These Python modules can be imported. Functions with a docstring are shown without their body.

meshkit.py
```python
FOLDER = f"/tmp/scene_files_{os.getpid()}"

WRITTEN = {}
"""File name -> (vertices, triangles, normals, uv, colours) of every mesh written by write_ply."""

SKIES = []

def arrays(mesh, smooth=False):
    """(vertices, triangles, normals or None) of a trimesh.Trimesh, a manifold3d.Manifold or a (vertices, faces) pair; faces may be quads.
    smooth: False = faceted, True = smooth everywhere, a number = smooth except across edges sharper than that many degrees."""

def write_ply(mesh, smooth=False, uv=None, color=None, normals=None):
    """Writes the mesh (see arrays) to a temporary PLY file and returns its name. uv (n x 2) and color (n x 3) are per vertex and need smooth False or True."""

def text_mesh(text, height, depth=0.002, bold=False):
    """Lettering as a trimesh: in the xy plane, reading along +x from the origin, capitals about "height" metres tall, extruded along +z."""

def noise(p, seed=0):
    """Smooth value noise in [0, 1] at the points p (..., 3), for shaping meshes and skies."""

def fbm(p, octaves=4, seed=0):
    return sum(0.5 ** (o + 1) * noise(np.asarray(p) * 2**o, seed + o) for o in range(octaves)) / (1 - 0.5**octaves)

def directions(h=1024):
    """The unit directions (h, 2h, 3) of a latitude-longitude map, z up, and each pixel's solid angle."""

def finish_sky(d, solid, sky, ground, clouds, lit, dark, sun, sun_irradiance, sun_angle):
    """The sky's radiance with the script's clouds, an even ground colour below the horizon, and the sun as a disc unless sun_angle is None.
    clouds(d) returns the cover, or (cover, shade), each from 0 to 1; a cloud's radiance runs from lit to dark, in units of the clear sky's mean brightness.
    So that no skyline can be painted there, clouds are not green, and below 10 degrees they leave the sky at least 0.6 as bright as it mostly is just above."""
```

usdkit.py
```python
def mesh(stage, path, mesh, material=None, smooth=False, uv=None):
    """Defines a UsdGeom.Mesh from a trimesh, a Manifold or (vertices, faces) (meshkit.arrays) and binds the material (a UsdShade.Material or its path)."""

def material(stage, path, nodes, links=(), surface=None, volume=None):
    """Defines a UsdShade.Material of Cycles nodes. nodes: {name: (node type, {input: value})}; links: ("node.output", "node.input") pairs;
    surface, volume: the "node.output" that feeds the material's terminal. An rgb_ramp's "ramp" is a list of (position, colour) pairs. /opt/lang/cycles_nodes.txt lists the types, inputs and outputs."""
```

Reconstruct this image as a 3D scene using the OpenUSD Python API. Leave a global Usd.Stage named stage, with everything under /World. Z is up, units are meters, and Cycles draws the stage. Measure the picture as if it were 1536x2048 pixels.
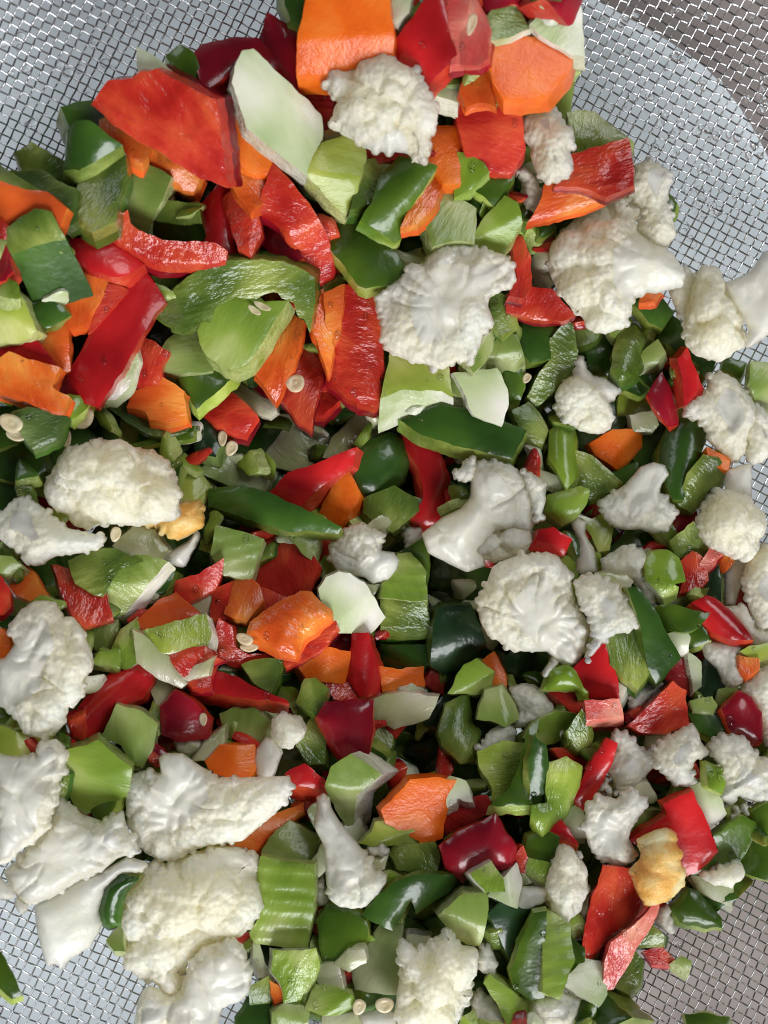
import math, re
import numpy as np
import trimesh
import usdkit
from meshkit import noise, fbm
from scipy.spatial import Delaunay, cKDTree
from shapely import contains_xy, distance, points as spoints
from shapely.geometry import Polygon, Point, LineString, MultiPolygon
from shapely.ops import unary_union
from shapely import affinity
from pxr import Usd, UsdGeom, UsdShade, UsdLux, Gf, Sdf, Vt

stage = Usd.Stage.CreateInMemory()
UsdGeom.SetStageUpAxis(stage, UsdGeom.Tokens.z)
UsdGeom.SetStageMetersPerUnit(stage, 1.0)
world = UsdGeom.Xform.Define(stage, '/World')
stage.SetDefaultPrim(world.GetPrim())
UsdGeom.Scope.Define(stage, '/World/Looks')
MM = 0.001

# ------------------------------------------------------------------ camera, light, exposure
CAM_D = 250.0                    # mm above the top of the heap
PX = 0.08                        # mm per photo pixel at z = 0
cam = UsdGeom.Camera.Define(stage, '/World/camera')
UsdGeom.XformCommonAPI(cam).SetTranslate(Gf.Vec3d(0, 0, CAM_D * MM))
cam.CreateHorizontalApertureAttr(1536 * PX / CAM_D * 25)
cam.CreateVerticalApertureAttr(2048 * PX / CAM_D * 25)
cam.CreateFocalLengthAttr(25.0)
cam.CreateFStopAttr(10.0)
cam.CreateFocusDistanceAttr((CAM_D + 3) * MM)
cam.CreateClippingRangeAttr(Gf.Vec2f(0.01, 20))
cam.CreateExposureAttr(-0.3)

dome = UsdLux.DomeLight.Define(stage, '/World/room_light')
room = usdkit.material(stage, '/World/Looks/room', {'b': ('background_shader', {'color': (0.93, 0.97, 1.0), 'strength': 0.045})}, surface='b.background')
UsdShade.MaterialBindingAPI.Apply(dome.GetPrim()).Bind(room)
dome.GetPrim().SetCustomDataByKey('kind', 'structure')

def window_lamp(name, pos, target, w, h, power, col):
    l = UsdLux.RectLight.Define(stage, '/World/' + name)
    l.CreateWidthAttr(w); l.CreateHeightAttr(h); l.CreateIntensityAttr(power); l.CreateColorAttr(Gf.Vec3f(*col))
    m = Gf.Matrix4d().SetLookAt(Gf.Vec3d(*pos), Gf.Vec3d(*target), Gf.Vec3d(0, 0, 1)).GetInverse()
    l.AddTransformOp().Set(m)
    return l
window_lamp('window_light', (0.25, -1.35, 0.72), (0, 0, 0), 1.0, 0.8, 17.0, (0.97, 0.985, 1.0))
window_lamp('side_window_light', (-0.95, 0.95, 0.75), (0, 0, 0), 0.7, 0.6, 4.0, (0.95, 0.975, 1.0))
window_lamp('right_window_light', (0.85, 0.5, 1.05), (0, 0, 0), 0.7, 0.7, 7.5, (0.96, 0.98, 1.0))

# ------------------------------------------------------------------ naming and tagging
used = {}
def numbered(name, parent='/World'):
    k = (parent, name); used[k] = used.get(k, -1) + 1
    return name if used[k] == 0 else '%s_%03d' % (name, used[k])

def tag(prim, label=None, cat=None, group=None, kind=None):
    for k, v in (('label', label), ('category', cat), ('group', group), ('kind', kind)):
        if v: prim.SetCustomDataByKey(k, v)
    return prim

def put(name, v, f, mat, parent='/World', normals=None, smooth=35):
    """One Mesh prim; v in millimetres."""
    path = parent + '/' + numbered(name, parent)
    if normals is None:
        return usdkit.mesh(stage, path, (np.asarray(v) * MM, f), mat, smooth=smooth).GetPrim()
    m = usdkit.mesh(stage, path, (np.asarray(v) * MM, f), mat)
    m.CreateNormalsAttr(Vt.Vec3fArray.FromNumpy(np.asarray(normals, np.float32)))
    m.SetNormalsInterpolation('vertex')
    return m.GetPrim()

def thing(name, label, cat, loc, group=None):
    x = UsdGeom.Xform.Define(stage, '/World/' + numbered(name))
    x.AddTranslateOp().Set(Gf.Vec3d(*(np.asarray(loc) * MM)))
    return tag(x.GetPrim(), label, cat, group)

# ------------------------------------------------------------------ materials
L_ = '/World/Looks/'
def mat(name, nodes, links, surface='p.BSDF'):
    return usdkit.material(stage, L_ + name, nodes, links, surface=surface)

def veg(name, c1, c2, scale=180, c3=None, rough=.3, sss=0.0, srad=(1, .4, .2), sscale=.0012, coat=.0, coat_r=.08, bump=.3, bscale=700, bdist=.0003, stretch=(1, 1, 1), spec=.5, vary=.12, micro=0.0, trans=0.0, det=4, grad=None, bead=None):
    """Wet plant tissue: two or three tones mixed by noise, a little difference from piece to piece, fine relief and a film of water."""
    ramp = [(0.30, c1), (0.68, c2)] if c3 is None else [(0.28, c1), (0.5, c2), (0.72, c3)]
    n = {'tc': ('texture_coordinate', {}), 'oi': ('object_info', {}), 'tw': ('math', {'math_type': 'multiply', 'value2': 6.283}),
         'vr': ('vector_rotate', {'rotate_type': 'z_axis'}), 'mp': ('mapping', {'scale': stretch}),
         'n1': ('noise_texture', {'scale': scale, 'detail': 3.0, 'roughness': .55}),
         'r1': ('rgb_ramp', {'ramp': ramp}),
         'mr': ('map_range', {'from_min': 0.0, 'from_max': 1.0, 'to_min': 1 - vary, 'to_max': 1 + vary}),
         'hs': ('hsv', {}),
         'n2': ('noise_texture', {'scale': bscale, 'detail': float(det), 'roughness': .6}),
         'n3': ('noise_texture', {'scale': 2300.0, 'detail': 2.0}),
         'bp': ('bump', {'strength': bump, 'distance': bdist}), 'b3': ('bump', {'strength': micro, 'distance': .0002}),
         'p': ('principled_bsdf', {'roughness': rough, 'specular_ior_level': spec, 'coat_weight': coat, 'coat_roughness': coat_r, 'coat_ior': 1.33,
               'subsurface_weight': sss, 'subsurface_scale': sscale, 'subsurface_radius': srad, 'transmission_weight': trans, 'ior': 1.38})}
    l = [('tc.object', 'vr.vector'), ('oi.random', 'tw.value1'), ('tw.value', 'vr.angle'), ('vr.vector', 'mp.vector'), ('mp.vector', 'n1.vector'), ('mp.vector', 'n2.vector'), ('mp.vector', 'n3.vector'),
         ('n1.fac', 'r1.fac'), ('oi.random', 'mr.value'), ('mr.result', 'hs.value'),
         ('r1.color', 'hs.color'), ('hs.color', 'p.base_color'), ('n2.fac', 'bp.height')]
    if micro: l += [('n3.fac', 'b3.height'), ('bp.normal', 'b3.normal'), ('b3.normal', 'p.normal'), ('b3.normal', 'p.coat_normal')]
    else: l += [('bp.normal', 'p.normal'), ('bp.normal', 'p.coat_normal')]; n.pop('n3'); n.pop('b3'); l.remove(('mp.vector', 'n3.vector'))
    if grad:
        n.update({'n4': ('noise_texture', {'scale': 85.0, 'detail': 1.0}), 'r4': ('rgb_ramp', {'ramp': [(.34, grad[0]), (.66, grad[1])]}), 'mx': ('mix_color', {'blend_type': 'multiply', 'fac': 1.0})})
        l.remove(('r1.color', 'hs.color'))
        l += [('vr.vector', 'n4.vector'), ('n4.fac', 'r4.fac'), ('r1.color', 'mx.a'), ('r4.color', 'mx.b'), ('mx.result', 'hs.color')]
    if bead:
        n.update({'vo': ('voronoi_texture', {'feature': 'smooth_f1', 'scale': bead[0], 'smoothness': .35}), 'vb': ('bump', {'strength': 1.0, 'distance': bead[1], 'invert': True})})
        l = [x for x in l if x not in (('bp.normal', 'p.normal'), ('bp.normal', 'p.coat_normal'))]
        l += [('tc.object', 'vo.vector'), ('vo.distance', 'vb.height'), ('bp.normal', 'vb.normal'), ('vb.normal', 'p.normal'), ('vb.normal', 'p.coat_normal')]
    return mat(name, n, l)
GR = {'r': ((.82, .6, .6), (1.08, 1.4, 1.25)), 'g': ((.50, .62, .55), (1.45, 1.25, 1.5)), 'c': ((.72, .82, .6), (1.22, 1.14, 1.35)), 's': ((.72, .72, .72), (1.18, 1.14, 1.15))}

SKIN = {}
for k, (a, b) in {'r': ((.34, .006, .010), (.50, .016, .017)), 'm': ((.14, .003, .010), (.25, .006, .015)), 'o': ((.55, .06, .012), (.68, .12, .02)),
                  'g': ((.030, .074, .006), (.070, .128, .011)), 'l': ((.13, .235, .016), (.21, .32, .032)), 'd': ((.020, .060, .009), (.045, .105, .013)),
                  'k': ((.012, .036, .013), (.020, .052, .018)), 'p': ((.5, .02, .03), (.6, .05, .04))}.items():
    SKIN[k] = veg('skin_' + k, a, b, 90, rough=.26, coat=.5, coat_r=.10, bump=.3, bscale=220, bdist=.0006, vary=.15, det=3, grad=GR['s'])
FLESH, WET = {}, {}
for k, (a, b, c) in {'r': ((.34, .009, .010), (.48, .026, .015), (.60, .07, .026)), 'm': ((.22, .006, .012), (.32, .015, .016), (.42, .04, .03)),
                     'o': ((.58, .065, .010), (.70, .125, .018), (.74, .22, .045)), 'g': ((.065, .11, .013), (.115, .17, .022), (.22, .29, .06)),
                     'l': ((.16, .25, .024), (.24, .35, .042), (.38, .48, .13)), 'd': ((.038, .075, .012), (.065, .115, .02), (.12, .18, .045)),
                     'k': ((.03, .07, .02), (.05, .10, .03), (.08, .14, .05)), 'p': ((.50, .04, .045), (.62, .12, .10), (.70, .26, .20))}.items():
    FLESH[k] = veg('flesh_' + k, a, b, 260, c, rough=.34, sss=.12, coat=.45, coat_r=.12, bump=.35, bscale=420, bdist=.0006, sscale=.001, stretch=(1, .4, 1), micro=.5, grad=GR['g' if k in 'gldk' else 'r'])
    WET[k] = veg('wet_flesh_' + k, a, b, 260, c, rough=.28, sss=.1, coat=.9, coat_r=.04, bump=.6, bscale=300, bdist=.0013, stretch=(1, .4, 1), sscale=.001, micro=.2, det=5, grad=GR['g' if k in 'gldk' else 'r'])
CEL, CELP, CELW = {}, {}, {}
for k, (a, b, c) in {'c': ((.13, .19, .032), (.22, .285, .068), (.38, .43, .18)), 'w': ((.42, .48, .24), (.58, .62, .40), (.70, .71, .54)),
                     'y': ((.22, .29, .028), (.34, .40, .06), (.48, .52, .20)), 'l': ((.14, .22, .02), (.22, .32, .04), (.39, .47, .15)), 'g': ((.11, .165, .024), (.20, .265, .05), (.34, .41, .15))}.items():
    CEL[k] = veg('celery_' + k, a, b, 130, c, rough=.33, sss=.18, coat=.4, coat_r=.09, bump=.5, bscale=420, bdist=.0005, stretch=(1, .22, 1), sscale=.0015, srad=(.8, 1, .4), grad=GR['c'])
    CELP[k] = veg('celery_pith_' + k, b, c, 300, tuple(min(.8, 1.15 * x) for x in c), rough=.34, sss=.18, coat=.6, coat_r=.07, bump=.7, bscale=800, bdist=.0008, micro=.4, sscale=.0015, srad=(.8, 1, .4))
    CELW[k] = veg('wet_celery_' + k, a, b, 200, c, rough=.3, sss=.15, coat=.9, coat_r=.05, bump=.6, bscale=330, bdist=.0012, stretch=(1, .5, 1), micro=.25, det=5, sscale=.0015, srad=(.8, 1, .4), grad=GR['c'])
CARROT = veg('carrot', (.66, .085, .006), (.80, .135, .009), 160, (.84, .20, .025), rough=.36, micro=.3, sss=.2, coat=.3, coat_r=.12, bump=.35, bscale=650, bdist=.0005, sscale=.0018, srad=(1, .35, .1), vary=.06)
ONION = {k: veg('onion_' + k, a, b, 150, rough=.25, sss=.3, coat=.7, coat_r=.06, bump=.45, bscale=420, bdist=.0007, sscale=.003, srad=(1, 1, .6), stretch=(1, .3, 1), trans=.10, grad=GR['c'])
         for k, (a, b) in {'w': ((.42, .43, .18), (.66, .65, .42)), 'g': ((.24, .30, .11), (.38, .42, .2)), 'y': ((.66, .58, .30), (.74, .70, .46))}.items()}
CURD = veg('cauliflower_curd', (.76, .66, .45), (.82, .75, .58), 110, rough=.5, sss=.55, coat=.12, coat_r=.25, bump=.25, bscale=1500, bdist=.0003, sscale=.0022, srad=(1, .75, .42), vary=.04, spec=.35, bead=(950, .0004))
STEM = veg('cauliflower_stem', (.79, .72, .53), (.84, .79, .64), 90, rough=.42, sss=.55, coat=.28, coat_r=.1, bump=.35, bscale=420, bdist=.0006, sscale=.0025, srad=(1, .85, .55), vary=.04)
PITH = {'o': veg('golden_pith', (.70, .30, .05), (.78, .45, .14), 170, (.82, .70, .42), rough=.42, sss=.4, coat=.3, coat_r=.15, bump=.7, bscale=900, bdist=.0006, srad=(1, .5, .2), vary=.05),
        't': veg('tan_peel', (.62, .42, .24), (.72, .56, .38), 300, rough=.5, bump=.6, bscale=900)}
SEED = veg('seed', (.56, .43, .22), (.72, .61, .38), 260, rough=.3, sss=.3, coat=.4, bump=.3, bscale=500, bdist=.0003, srad=(1, .8, .4), vary=.08)
STEEL = mat('steel_wire', {'n': ('noise_texture', {'scale': 900.0}), 'r': ('map_range', {'from_min': .3, 'from_max': .7, 'to_min': .14, 'to_max': .3}),
                           'p': ('principled_bsdf', {'base_color': (.52, .52, .53), 'metallic': 1.0})}, [('n.fac', 'r.value'), ('r.result', 'p.roughness')])
DISH = mat('white_glaze', {'n': ('noise_texture', {'scale': 30.0, 'detail': 4.0}), 'r': ('rgb_ramp', {'ramp': [(.3, (.74, .81, .86)), (.7, (.80, .86, .90))]}),
                           'p': ('principled_bsdf', {'roughness': .22, 'coat_weight': .3})}, [('n.fac', 'r.fac'), ('r.color', 'p.base_color')])
TABLE = mat('brown_worktop', {'n': ('noise_texture', {'scale': 60.0, 'detail': 6.0}), 'r': ('rgb_ramp', {'ramp': [(.3, (.22, .18, .165)), (.7, (.33, .285, .265))]}),
                              'p': ('principled_bsdf', {'roughness': .5})}, [('n.fac', 'r.fac'), ('r.color', 'p.base_color')])
WATER = mat('water', {'p': ('principled_bsdf', {'base_color': (1, 1, 1), 'roughness': 0.02, 'ior': 1.33, 'transmission_weight': 1.0})}, [])

# ------------------------------------------------------------------ where things are
def at(px, py, z):
    k = PX * (CAM_D - z) / CAM_D
    return np.stack([(np.asarray(px) - 768) * k, (1024 - np.asarray(py)) * k], -1)

BOWL_R, BOWL_Z = 138.0, -25.0
BOWL_C = np.array([5.5, -12.0])
def mesh_z(x, y):
    r2 = np.minimum((np.asarray(x) - BOWL_C[0]) ** 2 + (np.asarray(y) - BOWL_C[1]) ** 2, 130.0 ** 2)
    return BOWL_Z + BOWL_R - np.sqrt(BOWL_R ** 2 - r2)

HEAP = Polygon([(400, 125), (520, 85), (590, 110), (610, -40), (1150, -40), (1110, 210), (1250, 300), (1270, 640), (1390, 720), (1410, 900), (1490, 1100), (1560, 1150), (1580, 1700), (1480, 1680), (1400, 1800),
                (1300, 1850), (1230, 1980), (1180, 2090), (530, 2090), (480, 1850), (250, 1850), (150, 1760), (-40, 1760), (-40, 370), (130, 290), (190, 230), (310, 150)])
def fill(px, py):
    p = Point(px, py)
    d = HEAP.exterior.distance(p) if HEAP.contains(p) else 0.0
    if px < 300: d = max(d, min(300.0, 0.0 + HEAP.exterior.distance(Point(300, py))))
    dip = sum(a * math.exp(-((px - cx) ** 2 + (py - cy) ** 2) / (2 * r * r)) for cx, cy, r, a in ((640, 880, 190, 6.0), (900, 1480, 150, 4.5), (900, 1180, 100, 4.0), (1250, 860, 130, 3.0)))
    return 11.0 * min(1.0, d / 330.0) - min(dip, 6.0) * min(1.0, d / 150.0)

ORIGIN = {k: (512 * (i % 3), 512 * (i // 3)) for i, k in enumerate('ABCDEFGHIJKL')}

# ------------------------------------------------------------------ shape builders (all lengths in mm)
def resample(poly, s, corners=False):
    """Evenly spaced points round the outline; with corners, the outline's own sharp corners are kept."""
    L = poly.length; n = max(8, int(round(L / s)))
    pts = np.array([poly.exterior.interpolate(i * L / n).coords[0] for i in range(n)])
    if corners:
        c = np.array(poly.exterior.coords)[:-1]
        a, b = c - np.roll(c, 1, 0), np.roll(c, -1, 0) - c
        turn = np.abs(np.arctan2(a[:, 0] * b[:, 1] - a[:, 1] * b[:, 0], (a * b).sum(1)))
        for p in c[turn > .35]:
            pts[np.argmin(np.hypot(*(pts - p).T))] = p
    return pts

def biggest(p):
    return max(p.geoms, key=lambda g: g.area) if isinstance(p, MultiPolygon) else p

def hexgrid(poly, s):
    x0, y0, x1, y1 = poly.bounds
    h = s * .866
    rows = []
    for i, y in enumerate(np.arange(y0, y1 + h, h)):
        xs = np.arange(x0 + (i % 2) * s / 2, x1 + s, s)
        rows.append(np.stack([xs, np.full_like(xs, y)], 1))
    return np.concatenate(rows)

def fill_poly(ring, poly, s, clear=.55):
    """Points and triangles of the polygon: ring first, then inner points."""
    g = hexgrid(poly, s)
    g = g[contains_xy(poly, g[:, 0], g[:, 1])]
    if len(g):
        g = g[cKDTree(ring).query(g)[0] > clear * s]
        g = g[distance(spoints(g), poly.exterior) > .35 * s] if len(g) else g
    P = np.vstack([ring, g]) if len(g) else ring
    t = Delaunay(P).simplices
    c = P[t].mean(1)
    a, b, d = P[t[:, 0]], P[t[:, 1]], P[t[:, 2]]
    area = np.cross(b - a, d - a) if False else ((b - a)[:, 0] * (d - a)[:, 1] - (b - a)[:, 1] * (d - a)[:, 0])
    keep = contains_xy(poly.buffer(1e-4), c[:, 0], c[:, 1]) & (np.abs(area) > 1e-6)
    t, area = t[keep], area[keep]
    t[area < 0] = t[area < 0][:, ::-1]
    return P, t

def rim_edges(t):
    e = np.concatenate([t[:, [0, 1]], t[:, [1, 2]], t[:, [2, 0]]])
    key = np.sort(e, 1)
    _, inv, cnt = np.unique(key, axis=0, return_inverse=True, return_counts=True)
    return e[cnt[inv.ravel()] == 1]

def worley(p, size, seed):
    lo, hi = p.min(0) - 2 * size, p.max(0) + 2 * size
    n = np.maximum(1, np.ceil((hi - lo) / size).astype(int))
    g = np.stack(np.meshgrid(*[np.arange(k) for k in n], indexing='ij'), -1).reshape(-1, 3)
    q = lo + (g + np.random.default_rng(seed).random((len(g), 3))) * size
    d, i = cKDTree(q).query(p)
    return d / size

def bumps(p, size, seed):
    return np.sqrt(np.maximum(0, 1 - (worley(p, size, seed) / .78) ** 2))

def normals_of(v, f):
    n = np.zeros_like(v); c = np.cross(v[f[:, 1]] - v[f[:, 0]], v[f[:, 2]] - v[f[:, 0]])
    for k in range(3): np.add.at(n, f[:, k], c)
    return n / np.maximum(np.linalg.norm(n, axis=1, keepdims=True), 1e-12)

def slab(poly, rng, thick, shift=(0, 0), tilt=(0, 0), dome=0.0, bend=None, fillet=.3, rough=.08, rib=None, wrinkle=.12, s=.75, facet=None):
    """A cut piece: the outline's top face, rounded edge, sides running down to a shifted bottom. z = 0 at the top's centre.
    Returns vertices and the faces of top, sides (three rows) and bottom."""
    poly = biggest(poly.buffer(-.16).buffer(.30, join_style=2, mitre_limit=2.5).buffer(-.02))
    if poly.is_empty: raise ValueError('thin')
    ring = resample(poly, s, True)
    seed = int(rng.integers(1 << 30))
    k = fbm(np.column_stack([ring * .7, np.zeros(len(ring))]), 2, seed) - .5
    t_ = np.roll(ring, -1, 0) - np.roll(ring, 1, 0); nrm = np.stack([t_[:, 1], -t_[:, 0]], 1) / np.maximum(np.linalg.norm(t_, axis=1), 1e-9)[:, None]
    ring = ring + nrm * (k * .5)[:, None]
    pl = Polygon(ring)
    if not pl.is_valid: pl = biggest(pl.buffer(0)); ring = resample(pl, s)
    P, t = fill_poly(ring, pl, s)
    d = distance(spoints(P), pl.exterior)
    c = np.array(pl.centroid.coords[0])
    q = P - c
    z = np.zeros(len(P))
    def shape(q):
        z = -tilt[0] * q[:, 0] + tilt[1] * q[:, 1]
        if bend is not None:
            a = math.radians(bend[0]); u = q[:, 0] * math.cos(a) - q[:, 1] * math.sin(a)
            um = max(3.0, np.abs((ring - c)[:, 0] * math.cos(a) - (ring - c)[:, 1] * math.sin(a)).max())
            z = z - bend[1] * (u / um) ** 2
        if facet is not None:
            z = z - facet[2] * np.maximum(0, q[:, 0] * math.cos(facet[0]) + q[:, 1] * math.sin(facet[0]) - facet[1])
        if rib is not None:
            a = math.radians(rib); u = q[:, 0] * math.cos(a) - q[:, 1] * math.sin(a)
            u = u + .5 * (noise(np.column_stack([q * .12, np.zeros(len(q))]), 5) - .5) + .35 * np.sin(u * .8)
            z = z + .30 * np.abs(np.sin(u * math.pi / 2.3)) ** .9 - .8 * (u / 8) ** 2
        return z
    z = shape(q)
    dm = max(d.max(), .8)
    z += dome * (1 - (1 - np.clip(d / dm, 0, 1)) ** 2) * .8
    f = np.clip(1 - d / fillet, 0, 1)
    z -= fillet * .9 * (1 - np.sqrt(np.maximum(0, 1 - f ** 2)))
    z += wrinkle * 2 * (fbm(np.column_stack([P * .35, np.full(len(P), .5)]), 3, seed + 1) - .5) * np.clip(d / .6, 0, 1)
    e = rim_edges(t)
    rim = np.unique(e)
    idx = {r: i for i, r in enumerate(rim)}
    n0, nr = len(P), len(rim)
    V = [np.column_stack([P, z])]
    rows, R = [], P[rim]
    base = shape(R - c)
    sh = np.array(shift)
    for j, w in enumerate((.5, .8, 1.0)):
        inset = {.5: .2, .8: .38, 1.0: .22}[w]
        xy = R + sh * w
        zz = z[rim] * (1 - w) + (base - thick) * w
        jit = (fbm(np.column_stack([xy * 1.1, zz * 1.1]), 2, seed + 2) - .5) * rough * 4
        nv = nrm if False else (R - c) / np.maximum(np.linalg.norm(R - c, axis=1), 1e-6)[:, None]
        V.append(np.column_stack([xy + nv * (jit[:, None] + inset), zz]))
        rows.append(n0 + j * nr)
    sides = []
    prev = {r: r for r in rim}
    e0 = np.array([[idx[a], idx[b]] for a, b in e])
    up = e
    for j in range(3):
        lo = e0 + rows[j]
        sides.append(np.concatenate([np.column_stack([up[:, 1], up[:, 0], lo[:, 0]]), np.column_stack([up[:, 1], lo[:, 0], lo[:, 1]])]))
        up = lo
    V = np.vstack(V)
    Bp, bt = V[rows[2]:rows[2] + nr, :2], None
    tt = Delaunay(P[rim]).simplices
    cc = P[rim][tt].mean(1)
    tt = tt[contains_xy(pl.buffer(1e-3), cc[:, 0], cc[:, 1])]
    a_, b_, c_ = P[rim][tt[:, 0]], P[rim][tt[:, 1]], P[rim][tt[:, 2]]
    ar = (b_ - a_)[:, 0] * (c_ - a_)[:, 1] - (b_ - a_)[:, 1] * (c_ - a_)[:, 0]
    tt[ar > 0] = tt[ar > 0][:, ::-1]
    V[:, :2] -= c
    return V, t, sides, tt + rows[2], c

def sub(V, F):
    u, inv = np.unique(F, return_inverse=True)
    return V[u], inv.reshape(-1, 3)

def blob(poly, rng, h, tilt=(0, 0), mode='W', stem=None, sm=1.0, s=.36):
    """A cauliflower piece: a rounded body over the outline, budded all over (W), budded round a smooth cut face (X) or smooth (S)."""
    if mode == 'S': s = .5
    seed = int(rng.integers(1 << 30))
    if mode in 'WX':
        r_ = resample(poly.buffer(-.55) if poly.buffer(-.55).area > 2 and not isinstance(poly.buffer(-.55), MultiPolygon) else poly, 1.35)
        if stem is not None and mode == 'X':
            away = [p for p in r_ if not stem.buffer(.2).contains(Point(p))]
        else: away = list(r_)
        poly = biggest(unary_union([poly.buffer(-.25)] + [Point(p + rng.normal(0, .22, 2)).buffer(float(rng.choice([.2, .35, .5, .6, .7])), 6) for p in away]).buffer(0))
        poly = Polygon(poly.exterior)
    else:
        poly = biggest(poly.buffer(-.5).buffer(1.0).buffer(-.5)); poly = Polygon(poly.exterior)
    ring = resample(poly, s * 1.15)
    P, t = fill_poly(ring, poly, s)
    d = distance(spoints(P), poly.exterior)
    c = np.array(poly.centroid.coords[0]); q = P - c
    dm = d.max()
    w = {'W': min(dm, 6.5), 'X': min(dm, 3.4), 'S': min(dm, 3.0)}[mode]
    prof = np.sqrt(np.maximum(0, 1 - (1 - np.clip(d / w, 0, 1)) ** 2))
    top = h * {'W': 1.0, 'X': .6, 'S': .6}[mode]
    low = fbm(np.column_stack([P * .16, np.zeros(len(P))]), 2, seed) - .5
    warp = np.column_stack([noise(np.column_stack([P * .2, np.zeros(len(P))]), seed + 8), noise(np.column_stack([P * .2, np.ones(len(P)) * 3]), seed + 9)])
    fold = np.abs(fbm(np.column_stack([P * .14 + warp * 1.3, np.ones(len(P))]), 2, seed + 3) - .5)
    z = top * prof + {'W': 1.6, 'X': 2.6, 'S': 1.4}[mode] * low * np.clip(d / 2, 0, 1)
    if mode == 'W': z += .8 * np.clip(d / dm, 0, 1) ** 2
    if mode in 'XS': z += 6.0 * (np.sqrt(np.minimum(fold, .15) ** 2 + .0009) - .10) * np.clip((d - .5) / 1.5, 0, 1) * (1 if mode == 'X' else .6)
    if mode != 'S':
        root = np.array((stem if stem is not None else poly).centroid.coords[0]) + rng.normal(0, .8, 2)
        rr = np.hypot(*(P - root).T); Pw = P + 2.6 * (np.column_stack([noise(np.column_stack([P * .22, np.zeros(len(P))]), seed + 21), noise(np.column_stack([P * .22, np.ones(len(P)) * 5]), seed + 22)]) - .5)
        an_ = (Pw - root) / np.maximum(rr, .3)[:, None]
        g_ = fbm(np.column_stack([an_ * {'W': 1.3, 'X': 1.9}[mode], rr * .07]), 2, seed + 11)
        g2 = fbm(np.column_stack([an_ * 3.4, rr * .1]), 2, seed + 12)
        crease = np.exp(-((g_ - .5) / .045) ** 2) * np.clip((rr - 1.5) / 4, 0, 1) + .5 * np.exp(-((g2 - .5) / .05) ** 2) * np.clip((rr - 3.5) / 4, 0, 1)
        z -= {'W': .7, 'X': .75 if dm > 4.5 else .45}[mode] * crease * np.clip(d / 1.0, .2, 1) * sm
    z += -tilt[0] * q[:, 0] + tilt[1] * q[:, 1]
    instem = np.zeros(len(P))
    if stem is not None:
        ds = distance(spoints(P), stem); di = distance(spoints(P), stem.exterior)
        inside = contains_xy(stem, P[:, 0], P[:, 1])
        sd = np.where(inside, di, -ds)
        instem = np.clip(.5 + sd / 1.6, 0, 1)
    elif mode == 'X':
        sd = d - (1.1 if dm > 4.5 else 2.3) - 3.5 * low
        instem = np.clip(.5 + sd / 1.8, 0, 1)
    if mode == 'S': instem[:] = 1
    # lower half
    e = rim_edges(t); rim = np.unique(e)
    gs = s * 3
    ring_pts = P[rim]
    g = hexgrid(poly, gs); g = g[contains_xy(poly, g[:, 0], g[:, 1])]
    if len(g): g = g[distance(spoints(g), poly.exterior) > .8 * gs]
    B = np.vstack([ring_pts, g]) if len(g) else ring_pts
    tt = Delaunay(B).simplices; cc = B[tt].mean(1); tt = tt[contains_xy(poly.buffer(1e-3), cc[:, 0], cc[:, 1])]
    a_, b_, c_ = B[tt[:, 0]], B[tt[:, 1]], B[tt[:, 2]]
    ar = (b_ - a_)[:, 0] * (c_ - a_)[:, 1] - (b_ - a_)[:, 1] * (c_ - a_)[:, 0]
    tt[ar > 0] = tt[ar > 0][:, ::-1]
    zb = np.zeros(len(B)); zb[:len(rim)] = z[rim]
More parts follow.
